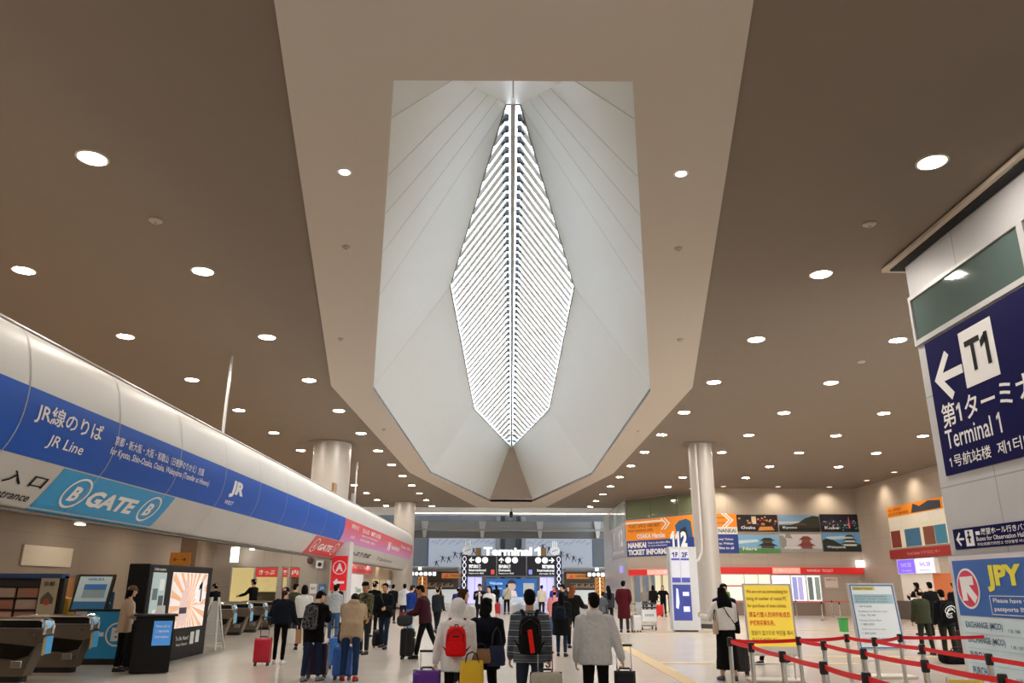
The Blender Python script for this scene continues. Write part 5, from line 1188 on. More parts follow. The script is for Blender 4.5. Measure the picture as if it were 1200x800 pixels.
    if leg_style == 'skirt':
        am = (lj[0][2]+lj[1][2])/2; kw = abs(lj[0][2].y-lj[1][2].y)
        q.loft([ring(pel+sp*.12, X, fw, .16, .115, 18), ring(pel, X, fw, .185, .13, 18), ring(pel.lerp(am,.4), X, V((0,1,0)), .20, .15+kw*.2, 18), ring(pel.lerp(am,.86), X, V((0,1,0)), .235, .17+kw*.4, 18)])
    else:
        q.loft([ring(pel+sp*t, X, fw, rx*width, ry, 16) for t, rx, ry in ((-.10,.10,.085),(-.05,.155*(.9+.1*f),.112),(.02,.172,.12),(.10,.165,.115))])
        for hip, kne, ank, fd, pit in lj:
            e = kne.lerp(ank, .97-bare_ankle)
            q.tube([hip+V((0,0,.06)), hip, hip.lerp(kne,.5), kne, kne.lerp(ank,.35), e], [.07,.092*(.85+.15*f),.082*(.8+.2*f),.065*(.82+.18*f),.062*(.8+.2*f),.052*(.8+.2*f)], 14)
    soft(tw(q).build({'skirt': 'skirt', 'trousers': 'trousers'}[leg_style], cloth(legc), T), cvox*k, 4, .006)
    # shoes
    for hip, kne, ank, fd, pit in lj:
        u = X.cross(fd).normalized(); u = -u if u.z < 0 else u; sd = fd.cross(u); base = ank-u*.088
        m = MB().loft([ring(base+fd*a+u*hh, sd, u, rw, rh, 12, .8) for a, hh, rw, rh in ((-.062,.045,.018,.03),(-.05,.047,.036,.046),(.0,.052,.04,.052),(.06,.044,.043,.044),(.12,.034,.048,.034),(.17,.028,.042,.027),(.198,.022,.02,.018))])
        o = tw(m).build('shoe', paint(shoe, .6), T, smooth='all')
        tw(MB().loft([[base+fd*a+sd*w_+u*hh for a, w_ in ((-.062,-.02),(-.03,-.04),(.12,-.05),(.19,-.025),(.203,0),(.19,.025),(.12,.05),(-.03,.04),(-.062,.02),(-.068,0))] for hh in (.0,.018)])).build('shoe_sole', paint('d8d8d4' if shoe in ('e8e8e8','d8d8d8','e0dcd8') else '0c0c0c', .7), o)
    # upper garment
    f = top_fit; q = MB(); hem = pel-sp*0+V((0,0,-top_len))
    rr = []
    if top_len > .2:
        am = (lj[0][1]+lj[1][1])/2; fl = abs(lj[0][1].y-lj[1][1].y)
        hem = pel.lerp(V((am.x, am.y, pel.z-.42)), min(1.4, top_len/.42)); rr.append(ring(hem, X, V((0,1,0)), .205*f*width, .15*f+fl*.25, 18)); rr.append(ring(pel.lerp(hem,.5), X, V((0,1,0)), .2*f*width, .145*f+fl*.12, 18))
    else: rr.append(ring(hem, X, fw, .19*f*width, .138*f, 18))
    rr += [ring(pel+sp*t, X, fw, rx*f*width, ry*f+by, 18) for t, rx, ry, by in ((.04,.188,.136,0),(.14,.178,.128,belly),(.26,.186,.130,belly*.6),(.36,.198,.132,0),(.43,.190,.118,0),(.475,.150,.094,0),(.51,.098,.078,0),(.545,.072,.068,0))]
    q.loft(rr)
    for S, E, Wr, d in aj:
        e = E.lerp(Wr, sleeve); q.capsule([S-X*(.03 if S.x > 0 else -.03), S, S.lerp(E,.5), E, E.lerp(Wr,.5), e], [.07*f,.078*f,.070*f,.062*f,.056*f,.046*f], 14)
    soft(tw(q).build('jacket' if top_len < .2 else 'coat', top_mat or cloth(top), T), cvox*k, 5, .010)
    if open_front:
        m = MB().loft([ring(pel+sp*t+fw*(yy), X, fw, .045, .02, 10) for t, yy in ((.03,.135*f),(.2,.128*f),(.36,.128*f),(.45,.11*f),(.50,.075))])
        soft(tw(m).build('shirt', cloth(open_front), T), .012, 2)
    if collar:
        soft(tw(MB().loft([ring(neck+nd*t, X, fw, r, r*.95, 16) for t, r in ((-.04,.095),(.0,.085),(.05,.075),(.06,.07))])).build('collar', cloth(collar), T), .012, 2)
    if hood == 'down':
        m = MB()
        m.ell(neck-fw*.085-sp*.025, (.125,.062,.085)); m.tube([neck-X*.10-fw*.03+sp*.0, neck-X*.085-fw*.085-sp*.09, neck-fw*.118-sp*.15, neck+X*.085-fw*.085-sp*.09, neck+X*.10-fw*.03], [.035,.045,.04,.045,.035], 10)
        m.tube([neck+X*.075+fw*.075-sp*.05, neck+X*.1+fw*.0+sp*.02, neck+X*.06-fw*.075+sp*.045, neck-X*.06-fw*.075+sp*.045, neck-X*.1+sp*.02, neck-X*.075+fw*.075-sp*.05], .026, 10)
        soft(tw(m).build('hood', top_mat or cloth(top), T), .014*k, 4, .006)
    if hood == 'up':
        m = MB(); m.ell(hc+hm @ V((0,-.022,.012)), (.118,.128,.135), hm, 18, 12); m.capsule([hc+hm @ V((0,-.03,-.06)), neck-fw*.02], [.088,.085], 16); m.ell(neck-fw*.075-sp*.045, (.15,.065,.075)); m.tube([neck-X*.13+fw*.02-sp*.01, neck-X*.09-fw*.09-sp*.05, neck-fw*.12-sp*.12, neck+X*.09-fw*.09-sp*.05, neck+X*.13+fw*.02-sp*.01], [.03,.045,.05,.045,.03], 10)
        soft(tw(m).build('hood', top_mat or cloth(top), T), .014*k, 4, .008)
    # hair
    hv = lambda a, b_, c: hc+hm @ V((a,b_,c))
    if hood != 'up':
        m = MB()
        if hat is None:
            m.ell(hv(0,-.014,.030), (.083,.098,.092), hm, 18, 12)
            m.ell(hv(0,-.045,-.015), (.074,.066,.085), hm, 16, 10)
            m.ell(hv(.02,.045,.078), (.05,.05,.035), hm, 12, 8); m.ell(hv(-.025,.04,.08), (.045,.05,.034), hm, 12, 8)
        else:
            m.ell(hv(0,-.045,-.02), (.078,.06,.075), hm, 16, 10)
        if hair in ('long', 'mid', 'bob', 'waist'):
            ln = {'waist': .50, 'long': .42, 'mid': .25, 'bob': .12}[hair]
            down = lambda z: hv(0,-.055,-.04)+V((0,-.03*0,0))-sp*z-fw*min(.065, z*.35)
            m.loft([ring(down(z*ln), hm @ V((1,0,0)), fw, w_*(1.6 if hair == 'waist' and z > .2 else 1.2 if hair == 'waist' else 1), d_, 14) for z, w_, d_ in ((-.2,.06,.05),(0,.088,.062),(.3,.096,.05),(.65,.098,.042),(.9,.085,.034),(1,.06,.024))])
            for s in (-1, 1): m.capsule([hv(s*.07,-.005,.02), hv(s*.076,-.008,-.06), hv(s*.072,-.02,-.10-.02*ln)], [.026,.026,.016], 10)
        if hair == 'pony': m.capsule([hv(0,-.09,.0), hv(0,-.125,-.04), hv(0,-.115,-.13), hv(0,-.10,-.19)], [.03,.038,.032,.012], 12)
        soft(tw(m).build('hair', HAIRM[hairc], T), .010 if lod == 0 else .013, 2, .004)
    if hat:
        m = MB(); m.lathe((0,0,0), [(.004,.125),(.05,.118),(.085,.09),(.095,.05),(.094,.028),(.088,.02)], 24)
        if hat == 'cap': m.loft([[V((a, b_, .03+dz_)) for a, b_ in ((-.075,.05),(-.05,.125),(0,.155),(.05,.125),(.075,.05),(0,.06))] for dz_ in (0,.012)])
        else: m.lathe((0,0,0), [(.088,.045),(.088,.03),(.125,.026),(.13,.032),(.095,.045)], 24, False)
        if hat == 'officer': m.lathe((0,.0,0), [(.11,.085),(.112,.10),(.08,.125),(.01,.13)], 24)
        m.xf(Matrix.Translation(hc) @ hm.to_4x4()); tw(m).build('hat', cloth(hatc), T, smooth=True)
    return J
def finish_soft():
    for o, vx, it, dp in SOFT:
        r = o.modifiers.new('r', 'REMESH'); r.mode = 'VOXEL'; r.voxel_size = vx
        s = o.modifiers.new('s', 'SMOOTH'); s.factor = .5; s.iterations = it
        if dp:
            tx = bpy.data.textures.get('folds') or bpy.data.textures.new('folds', 'CLOUDS'); tx.noise_scale = .11
            d = o.modifiers.new('d', 'DISPLACE'); d.texture = tx; d.strength = dp*2; d.mid_level = .5; d.texture_coords = 'LOCAL'
    dg = bpy.context.evaluated_depsgraph_get()
    new = [(o, bpy.data.meshes.new_from_object(o.evaluated_get(dg))) for o, *_ in SOFT]
    for o, me in new:
        old = o.data; o.modifiers.clear(); nm = old.name; o.data = me
        if len(me.materials) == 0 and len(old.materials): me.materials.append(old.materials[0])
        bpy.data.meshes.remove(old); me.name = nm
        me.polygons.foreach_set('use_smooth', [True]*len(me.polygons))

# ------------------------------------------------------------------ luggage
def suitcase(x, y, rz, label, col, w=.38, h=.52, d=.23, handle=.42, tilt=0, style='hard', group=None, stripe=None):
    t = thing('suitcase', label, 'suitcase', (x, y, 0), R(rz), group=group); W = WM[t.name] @ Matrix.Rotation(R(tilt), 4, 'X')
    z0 = .07; b = MB().rbox((0,0,z0+h/2), (w,d,h), .05, 4)
    m = paint(col, .32 if style == 'hard' else .8)
    b.xf(W).build('shell', m, t, smooth=True)
    r = MB()
    if style == 'hard':
        for i in range(6):
            a = -w*.36+w*.72*i/5
            for s in (-1, 1): r.rbox((a, s*(d/2+.003), z0+h/2), (w*.05,.012,h*.80), .005, 1)
        r.xf(W).build('ribs', m, t)
    else:
        r.rbox((0,-d/2-.015,z0+h*.38), (w*.8,.04,h*.5), .015).rbox((0,-d/2-.012,z0+h*.78), (w*.8,.03,h*.2), .012); r.xf(W).build('pocket', m, t, smooth=True)
    if stripe:
        s = MB()
        for q in (.3,.55,.8): s.rbox((0,0,z0+h*q), (w+.008,d+.008,h*.08), .03, 2)
        s.xf(W).build('stripe', paint(stripe), t)
    MB().rbox((0,0,z0+h/2), (w+.006,.018,h+.006), .05, 4).xf(W).build('zip_band', M_black, t)
    for sx in (-1, 1):
        for sy in (-1, 1):
            MB().cyl((sx*(w/2-.05)-.014, sy*(d/2-.05), .033), (sx*(w/2-.05)+.014, sy*(d/2-.05), .033), .033, n=14).rbox((sx*(w/2-.05), sy*(d/2-.05), .065), (.04,.04,.03), .008, 1).xf(W).build('wheel', M_black, t)
    if handle:
        q = MB()
        for s in (-1, 1): q.cyl((s*.09, d*.28, z0+h-.02), (s*.09, d*.28, z0+h+handle), .009, n=8)
        q.cyl((-.09, d*.28, z0+h-.03), (.09, d*.28, z0+h-.03), .009, n=8).cyl((-.09, d*.28, z0+h+handle), (.09, d*.28, z0+h+handle), .009, n=8); ht = q.xf(W).build('telescopic_handle', M_chrome, t); MB().rbox((0,d*.28,z0+h+handle), (.22,.035,.03), .012).xf(W).build('handle_grip', M_black, ht, smooth=True)
    MB().tube([(-.08,0,z0+h-.005),(-.06,0,z0+h+.03),(.06,0,z0+h+.03),(.08,0,z0+h-.005)], .012, 8).xf(W).build('carry_handle', M_black, t, smooth=True)
    return t
def backpack(J, label, col, size=(.30,.17,.44), up=.27, m=None, pocket=None, straps=True, emblem=None, strapc='0c0c0e', out=0.0, name='backpack'):
    k = J.k; c = J.pel+J.sp*up-J.fw*(.135+size[1]/2+out); t = thing(name, label, 'backpack', tuple(J.w(c-J.sp*size[2]/2))); 
    X = V((1,0,0)); m0 = Matrix((X, J.fw, J.sp)).transposed().to_4x4(); M4 = J.W @ Matrix.Scale(k, 4) @ Matrix.Translation(c) @ m0
    w, d, h = size
    b = MB().loft([ring((0,yo,z*h), V((1,0,0)), V((0,1,0)), w/2*rx, d/2*ry, 20, .65) for z, rx, ry, yo in ((-.5,.55,.6,.0),(-.48,.86,.9,0),(-.40,.98,1,-.0),(-.1,1.0,1.05,-.005),(.2,.95,.95,0),(.38,.84,.8,.005),(.46,.66,.6,.01),(.5,.35,.35,.015))])
    mm = m or cloth(col); b.xf(M4).build('main_bag', mm, t, smooth=True)
    p = MB().loft([ring((0,-d/2-.0,z*h), V((1,0,0)), V((0,1,0)), w/2*rx, d*.22*ry, 18, .65) for z, rx, ry in ((-.44,.5,.5),(-.42,.74,.9),(-.34,.82,1),(-.15,.8,1.0),(-.02,.72,.8),(.0,.6,.4))]); p.xf(M4).build('front_pocket', mm, t, smooth=True)
    MB().tube([(-w*.41,-d*.42,-.0), (-w*.36,-d*.42,.26*h), (0,-d*.40,.43*h), (w*.36,-d*.42,.26*h), (w*.41,-d*.42,-.0)], .006, 6).xf(M4).build('zip', paint('1a1a1a'), t)
    MB().tube([(-.03,d*.2,h*.48),(-.02,d*.2,h*.56),(.02,d*.2,h*.56),(.03,d*.2,h*.48)], .009, 6).xf(M4).build('grab_loop', cloth(strapc), t, smooth=True)
    if pocket: MB().rbox((.0,-d*.74,-.16*h), (w*.20,.03,h*.62), .012).xf(M4 @ Matrix.Rotation(R(-8), 4, 'Y')).build('accent_panel', cloth(pocket), t, smooth=True)
    if emblem == 'patch': MB().rbox((0,-d*.53,.18*h), (w*.3,.012,h*.06), .004).xf(M4).build('label_patch', M_black, t)
    if emblem == 'script':
        e = MB()
        for a0, b0, r0 in ((0,.12,.30),(.0,-.06,.26),(.05,.02,.18)): e.tube([(w*r0*1.15*math.cos(q/10*5+a0), -d*.60-.02, h*(b0+.2*math.sin(q/10*5+.4))) for q in range(11)], .011, 6)
        e.xf(M4).build('white_emblem', M_print, t)
    if straps:
        A = J.W @ Matrix.Scale(k, 4)
        for s in (-1, 1):
            P = [c+J.sp*h*.40+J.fw*d*.4+X*s*.06, J.sh+J.sp*.055+X*s*.095-J.fw*.07, J.sh+J.sp*.085+X*s*.105+J.fw*.0, J.sh+J.sp*.02+X*s*.12+J.fw*.125, J.pel+J.sp*.30+X*s*.15+J.fw*.125, J.pel+J.sp*.20+X*s*.205-J.fw*.0, c-J.sp*h*.40+X*s*w*.38+J.fw*d*.3]
            MB().tube(P, [(.026,.009)]*7, 8).xf(A).build('shoulder_strap', cloth(strapc), t, smooth=True)
    return t
def bag(x, y, z, rz, label, col, w=.3, h=.35, d=.12, name='shoulder_bag', cat='bag', loop=.16, taper=.85):
    t = thing(name, label, cat, (x, y, z), R(rz)); W = WM[t.name]
    MB().loft([ring((0,0,q*h), V((1,0,0)), V((0,1,0)), w/2*rx, d/2*ry, 18, .5) for q, rx, ry in ((0,.82,.7),(.03,.95,.95),(.3,1,1.05),(.7,taper+.08,.8),(1,taper,.35))]).xf(W).build('bag_body', paint(col, .65), t, smooth=True)
    if loop:
        for s in (-1, 1): MB().tube([(-w*.28,s*d*.15,h*.95),(-w*.2,s*d*.1,h+loop*.7),(0,s*d*.05,h+loop),(w*.2,s*d*.1,h+loop*.7),(w*.28,s*d*.15,h*.95)], .008, 6).xf(W).build('bag_handle', paint('1a1614', .6), t, smooth=True)
    return t
def sling(J, side=1, col='0c0c0e', bagc=None, label=''):
    """thin strap across the chest"""
    A = J.W @ Matrix.Scale(J.k, 4); X = V((1,0,0)); f = J.fw
    P = [J.sh+J.sp*.08+X*side*.10, J.sh+X*side*.07+f*.135, J.pel+J.sp*.28-X*side*.03+f*.15, J.pel+J.sp*.08-X*side*.19+f*.07, J.pel+J.sp*.08-X*side*.20-f*.07, J.pel+J.sp*.28-X*side*.03-f*.15, J.sh+X*side*.07-f*.13, J.sh+J.sp*.08+X*side*.10]
    q = J.pel+J.sp*.02-X*side*.215
    t = thing('sling_bag', label, 'bag', tuple(J.w(q)))
    MB().tube(P, .011, 6).xf(A).build('strap', cloth(col), t, smooth=True)
    MB().rbox((0,0,0), (.08,.22,.17), .03).xf(A @ Matrix.Translation(q-X*side*.02)).build('bag_body', cloth(bagc or col), t, smooth=True)
# ------------------------------------------------------------------ the crowd
STAND = ((2,2),(-2,2)); WALKL = ((20,8),(-16,22)); WALKR = ((-16,22),(20,8)); STEP = ((10,6),(-9,14)); STEPR = ((-9,14),(10,6))
PHONE = ((28,4,95,22),(28,4,95,22))
# group in front, cut by the lower edge of the picture
J = person(-.68, 10.45, 0, 'person in pale grey hooded top, hood up, red backpack, pulling purple case', 1.48, width=1.08, arms=((-6,16,8,0),(4,8,16,0)), legs=STEP, top='dcdcde', top_len=.17, top_fit=1.10, legc='15161a', leg_fit=.6, hood='up', shoe='e8e8e8', grip=(1.0,1.0))
backpack(J, 'bright red backpack on the person with the pale grey hood', 'd8141c', (.30,.15,.40), .24, strapc='8a1018', emblem='patch')
suitcase(-1.04, 10.35, 0, 'purple hard suitcase pulled beside the red backpack', '5a2a90', .34, .60, .24, .22, -5)
bag(-.47, 10.15, .28, 10, 'large yellow shopping bag hanging between the hooded and the navy coat walkers', 'd8b020', .30, .52, .12, 'shopping_bag', loop=.10, taper=.9)
J = person(-.33, 10.75, -4, 'person in dark navy quilted coat walking beside the red backpack', 1.50, width=1.06, arms=((6,6,22,6),(16,10,60,14)), legs=STEPR, top='0e1220', top_len=.18, top_fit=1.12, legc='0c0c0e', leg_fit=.7, hair='bob', shoe='101010', head=(4,-25), collar='0c0d12', grip=(.8,.8))
bag(-.38, 10.52, .74, 0, 'tan handbag held against the navy quilted coat', '8a6a48', .26, .17, .12, 'handbag', loop=.06)
bag(-.18, 10.62, .70, 25, 'navy shoulder bag at the hip of the navy quilted coat', '1c2850', .24, .24, .10, 'shoulder_bag', loop=.22)
J = person(-.86, 14.4, -6, 'person with brown hair in white jacket looking right, ahead of the hooded walker', 1.60, top='e0e0dc', top_len=.12, top_fit=1.08, legc='202028', hair='mid', hairc='brown', head=(4,-70), legs=STEP)
M_strp = ramp_mat('stripe_grey_blue', [(0,'4a5058'),(.30,'98a6b6'),(.48,'3a4048'),(.62,'1e2228'),(.74,'7a8896'),(.84,'50565e')], 1.7, kind='wave')
J = person(.24, 10.3, 0, 'person in grey blue striped jacket with black backpack pulling grey suitcase', 1.61, width=1.05, arms=((4,9,14,2),(-4,10,10,0)), legs=STEP, top_mat=M_strp, top_len=.10, top_fit=1.12, legc='2c3644', leg_fit=1.0, hair='short', shoe='22242a', grip=(.5,1.1), skin='mid')
backpack(J, 'black backpack with red stripe on the striped jacket', '0d0e10', (.30,.19,.46), .24, pocket='e02a20', strapc='08080a')
suitcase(.43, 9.95, 4, 'pale grey ribbed suitcase behind the striped jacket', 'a8a498', .38, .62, .26, .22, -5)
J = person(1.06, 10.35, -2, 'young person in light grey hooded top and black trousers pulling small case', 1.575, width=1.08, arms=((2,9,10,0),(-10,20,14,4)), legs=STEPR, top='c2c4c8', top_len=.11, top_fit=1.12, legc='0b0b0d', leg_fit=.85, hood='down', shoe='e8e8e8', grip=(.5,1.1), head=(0,10))
suitcase(1.42, 10.35, -6, 'small dark navy suitcase pulled by the light grey hooded top', '12141c', .26, .60, .22, .30, -5, 'soft')
# left of centre
J = person(-5.17, 18.5, -4, 'person in short dark navy jacket, black leggings and white sneakers with red case', 1.60, arms=((2,18,20,2),(4,16,20,2)), legs=((4,3),(-5,4)), top='121722', top_len=.03, top_fit=1.30, legc='08080a', leg_fit=.35, hair='pony', hairc='brown', hat='cap', hatc='10141e', shoe='e8e8e8', head=(12,0))
suitcase(-5.42, 18.1, 5, 'bright red suitcase standing left of the black leggings', 'c01c38', .36, .50, .23, .42)
J = person(-5.75, 22.6, 15, 'person in white jacket partly hidden behind the navy jacket and leggings', 1.66, top='d4d4d0', top_len=.08, legc='1a1a1e', hair='bob', head=(10,0))
bag(-4.93, 18.5, .42, 20, 'white paper bag hanging right of the navy jacket', 'e0ded8', .20, .32, .10, 'paper_bag', loop=.14)
bag(-4.80, 18.58, .42, 20, 'tan handbag hanging beside the white paper bag', 'a87c58', .17, .30, .10, 'handbag', loop=.14)
suitcase(-5.2, 22.0, 0, 'dark suitcase standing between the leggings and the jeans wearer', '1c1c1e', .42, .40, .28, .3, 0, 'soft')
J = person(-7.1, 26.6, -30, 'person in olive green jacket queueing behind the navy jacket', 1.70, top='3c3d2c', top_len=.10, top_fit=1.1, legc='2a2c34', hair='short', arms=PHONE, lod=1)
J = person(-3.66, 15.3, -14, 'person in long black jacket and jeans looking down at phone', 1.58, arms=PHONE, legs=((-6,2),(8,4)), top='0a0a0c', top_len=.20, top_fit=1.10, legc='1e2c44', leg_fit=.85, shoe='8a8a90', head=(32,-20), lean=6)
tag(MB().rbox((-3.56, 15.68, 1.22), (.075,.012,.15), .008).build('smartphone', M_black), 'dark smartphone held by the person in black jacket and jeans', 'phone')
backpack(J, 'dark backpack with grey pattern on the long black jacket', '101012', (.30,.16,.46), .26, m=ramp_mat('pattern_grey', [(0,'0c0c0e'),(.48,'6a6a70'),(.56,'101014'),(.66,'7c7c84'),(.72,'0e0e12')], 26), strapc='08080a')
suitcase(-3.66, 15.75, 0, 'dark purple suitcase standing behind the jeans wearer', '2a1840', .40, .56, .25, .3)
J = person(-5.6, 25.9, 10, 'person in light grey hooded top and jeans behind the black jacket', 1.68, top='a4a8ac', top_len=.06, legc='3a5478', hair='short', legs=STEP, hood='down', shoe='d8d8d8', lod=1)
J = person(-2.98, 15.4, 8, 'person in beige jacket and jeans bending over blue suitcase', 1.66, arms=((40,4,40,10),(34,6,30,10)), legs=((4,2),(-4,4)), top='b09a80', top_len=.20, top_fit=1.18, legc='22385c', leg_fit=1.0, shoe='a82028', head=(34,20), lean=34, hood='down')
suitcase(-3.13, 15.55, 0, 'blue suitcase with silver stripes next to the beige jacket', '3460b4', .36, .52, .25, .26)
bag(-3.14, 15.5, .64, 0, 'black bag standing on the blue suitcase before the beige jacket', '101012', .22, .36, .16, 'travel_bag', loop=.05)
suitcase(-3.7, 17.6, 20, 'lighter blue suitcase further back beside the black bag', '3a7ac8', .34, .55, .24, .2)
M_camo = ramp_mat('camouflage', [(0,'1c1c16'),(.42,'55563a'),(.5,'2c2c20'),(.56,'8a805e'),(.64,'1a1a14')], 9)
J = person(-3.78, 21.2, 150, 'person in camouflage jacket and black cap looking left', 1.74, top_mat=M_camo, top_len=.12, top_fit=1.12, legc='24262c', hat='cap', hatc='0e0e10', head=(4,10), skin='tan')
J = person(-7.15, 33.4, 10, 'person with black backpack standing right of the red A pillar', 1.72, top='16181e', legc='1a1c22', top_len=.1, lod=1, collar='d8d8d8')
backpack(J, 'black backpack beside the red A pillar', '0c0d10', (.32,.18,.46), .26)
J = person(-4.75, 28.2, -20, 'person all in black with tall beanie right of the camouflage jacket', 1.80, top='0b0b0e', legc='0b0b0d', top_len=.2, lod=1, hat='beanie', hatc='0a0a0c', hair='short')
J = person(-3.55, 23.0, 165, 'person in black jacket with glasses and sling strap walking towards viewer', 1.72, arms=((10,8,70,20),(8,10,20,0)), legs=STEP, top='0d0f13', top_len=.10, top_fit=1.15, legc='1c2a3c', shoe='101012', skin='mid', head=(2,5), belly=.02)
sling(J, 1, '5a5a58', '1c1c1e', 'dark sling bag across the black jacket of the walker with glasses')
suitcase(-3.75, 23.5, 20, 'black soft suitcase trailing behind the walker with glasses', '121214', .40, .40, .26, .3, 14, 'soft')
J = person(-4.75, 36.2, 5, 'person in pale grey hooded top and navy trousers near the tube end', 1.74, top='c2c4c6', top_len=.08, top_fit=1.15, legc='14182a', hood='down', lod=1, hair='short')
J = person(-5.6, 38.5, -10, 'person in black standing left of the pale grey hooded top', 1.72, top='0e0f12', legc='101114', top_len=.14, lod=1)
J = person(-3.72, 30.2, -40, 'person in blue jacket and light jeans behind the maroon jacket', 1.68, top='1f3a86', top_len=.05, legc='7a98b8', lod=1, head=(10,0), hairc='brown')
bag(-3.98, 30.1, .42, 0, 'dark red bag beside the light jeans', '8a1420', .30, .34, .16, 'tote_bag', loop=.1)
M_mar = cloth('3c1a24')
J = person(-2.08, 20.0, 75, 'person in maroon jacket leaning on a loaded black suitcase', 1.70, arms=((16,4,46,6),(12,6,50,8)), legs=((14,4),(-20,10)), top='3c1a24', top_len=.10, top_fit=1.12, legc='101114', leg_fit=1.1, shoe='0c0c0e', head=(14,10), lean=10, skin='tan')
suitcase(-2.50, 19.95, 90, 'large black suitcase pushed by the maroon jacket', '0c0c0e', .44, .62, .30, .2, 0, 'soft')
t = thing('duffel_bag', 'grey duffel bag lying on top of the large black suitcase', 'bag', (-2.58, 19.95, .73)); MB().rbox((-2.58,19.95,.87), (.36,.44,.26), .1, 4).build('bag_body', cloth('34363a'), t, smooth=True); MB().tube([(-2.7,19.95,.98),(-2.66,19.95,1.06),(-2.5,19.95,1.06),(-2.46,19.95,.98)], .012, 8).build('bag_handle', M_black, t, smooth=True)
J = person(-2.75, 30.5, -20, 'person in dark grey green jacket walking behind the maroon jacket', 1.64, top='22282a', legc='14161a', top_len=.10, lod=1, legs=WALKL, hat='beanie', hatc='0c0c0e')
J = person(-5.05, 57.5, -70, 'distant person in black striding right near the left shop kiosk', 1.78, top='0c0c10', legc='0a0a0c', top_len=.12, lod=2, legs=((26,4),(-24,16)), arms=((30,30,30,0),(-20,8,10,0)))
J = person(-6.3, 52.5, 0, 'distant person in dark top left of the black striding figure', 1.72, top='3a2a2a', legc='15151a', lod=2)
J = person(-5.7, 62.0, 180, 'distant person in white top by the left shop kiosk', 1.7, top='d8d8d8', legc='15151a', lod=2)
# centre, far
J = person(-1.30, 34.0, 175, 'person in dark jacket over white shirt facing viewer, left of centre', 1.76, top='12141c', legc='14161c', top_len=.12, lod=1, open_front='d8d8d4', arms=PHONE, head=(18,0))
J = person(-.78, 30.0, 150, 'person with long black hair in white coat, facing left', 1.66, top='dcdad6', top_len=.3, top_fit=1.15, legc='1a1a20', hair='long', lod=1, arms=((10,8,30,8),(10,8,30,8)))
J = person(-2.1, 32.5, 20, 'person in dark blue knit cap behind the brown haired white jacket', 1.64, top='2a2a66', legc='1a1a22', lod=1, hat='beanie', hatc='1a2060')
J = person(-.25, 52.0, 5, 'person in pale jacket and black trousers standing before the blue advert', 1.78, top='b0ac9c', legc='0c0c10', top_len=.06, lod=2, width=1.05)
sling(J, 1, '2a2a2c', '1c1c1e', 'dark sling bag across the pale jacket before the blue advert')
suitcase(-.85, 51.5, 0, 'red suitcase left of the pale jacket in the distance', 'b01828', .40, .62, .26, .3)
J = person(-1.0, 56.0, 20, 'person in black with long dark hair left of the pale jacket', 1.74, top='0d0d12', legc='101015', top_len=.2, hair='long', lod=2)
J = person(1.75, 46.0, -10, 'person in cream jacket right of the striped jacket, in the distance', 1.74, top='d0c8b8', legc='24242a', top_len=.08, lod=2, legs=STEP)
J = person(2.75, 52.0, 160, 'distant person in bright blue top near the right lavender panel', 1.70, top='2a3a9a', legc='16161c', lod=2)
J = person(1.53, 28.4, -8, 'person in pink coat and red cap with blue jeans', 1.55, top='e08e92', top_len=.16, top_fit=1.20, legc='4a6a94', shoe='e0dcd8', hat='beanie', hatc='b8202c', lod=1, legs=STEP, arms=((10,12,40,10),(10,12,30,6)))
sling(J, -1, '8a4a44', '5a3a34', 'brown sling bag across the pink coat')
J = person(2.05, 31.5, 60, 'person with dark hair turned left beyond the pink coat', 1.74, top='2a2c38', legc='1a1a1e', lod=1, head=(4,20))
J = person(1.30, 20.9, -12, 'person in long black coat with dark shoulder pack and jeans', 1.52, top='0c0e10', top_len=.36, top_fit=1.32, legc='1c2c44', leg_fit=.7, shoe='101012', hair='mid', legs=((6,4),(-8,6)), head=(4,-20))
backpack(J, 'dark navy pack slung on the long black coat', '101a28', (.34,.18,.36), .24, out=.03, strapc='0c1018')
J = person(1.78, 23.6, -25, 'person with ginger hair in black coat next to the long black coat', 1.68, top='0d0d0f', top_len=.2, top_fit=1.25, legc='141418', hair='mid', hairc='ginger', arms=((30,10,40,10),(30,20,50,0)), lod=1)
J = person(2.62, 40.0, 10, 'distant person in navy between the ginger hair and the wood column', 1.76, top='1c2238', legc='15151c', lod=2)
J = person(3.2, 45.0, 170, 'distant person in orange apron by the right shop kiosk', 1.68, top='c0703a', legc='24242a', lod=2)
J = person(3.78, 33.6, -60, 'person in grey jacket with pink collar pushing the striped suitcase', 1.46, top='5a6068', legc='3a4450', top_len=.14, top_fit=1.15, lod=1, collar='d07888', arms=((30,6,40,10),(30,6,40,10)), head=(14,0))
suitcase(3.85, 32.9, 15, 'dark suitcase with lilac stripes before the pink collar', '2a2440', .44, .56, .28, .3, stripe='b8a8d0')
J = person(4.06, 33.6, 10, 'person with long black hair in dark grey top left of maroon coat', 1.70, top='38383c', legc='141416', top_len=.06, hair='long', lod=1, leg_fit=.6)
J = person(4.42, 31.8, -12, 'tall person in long maroon coat with hands behind back', 1.88, top='4a1018', top_len=.46, top_fit=1.12, legc='34343a', shoe='141416', lod=0, arms=((-14,14,30,34),(-14,14,30,34)), head=(0,-10))
suitcase(4.88, 31.9, 30, 'white suitcase beside the long maroon coat', 'd4d4d4', .38, .56, .25, .42)
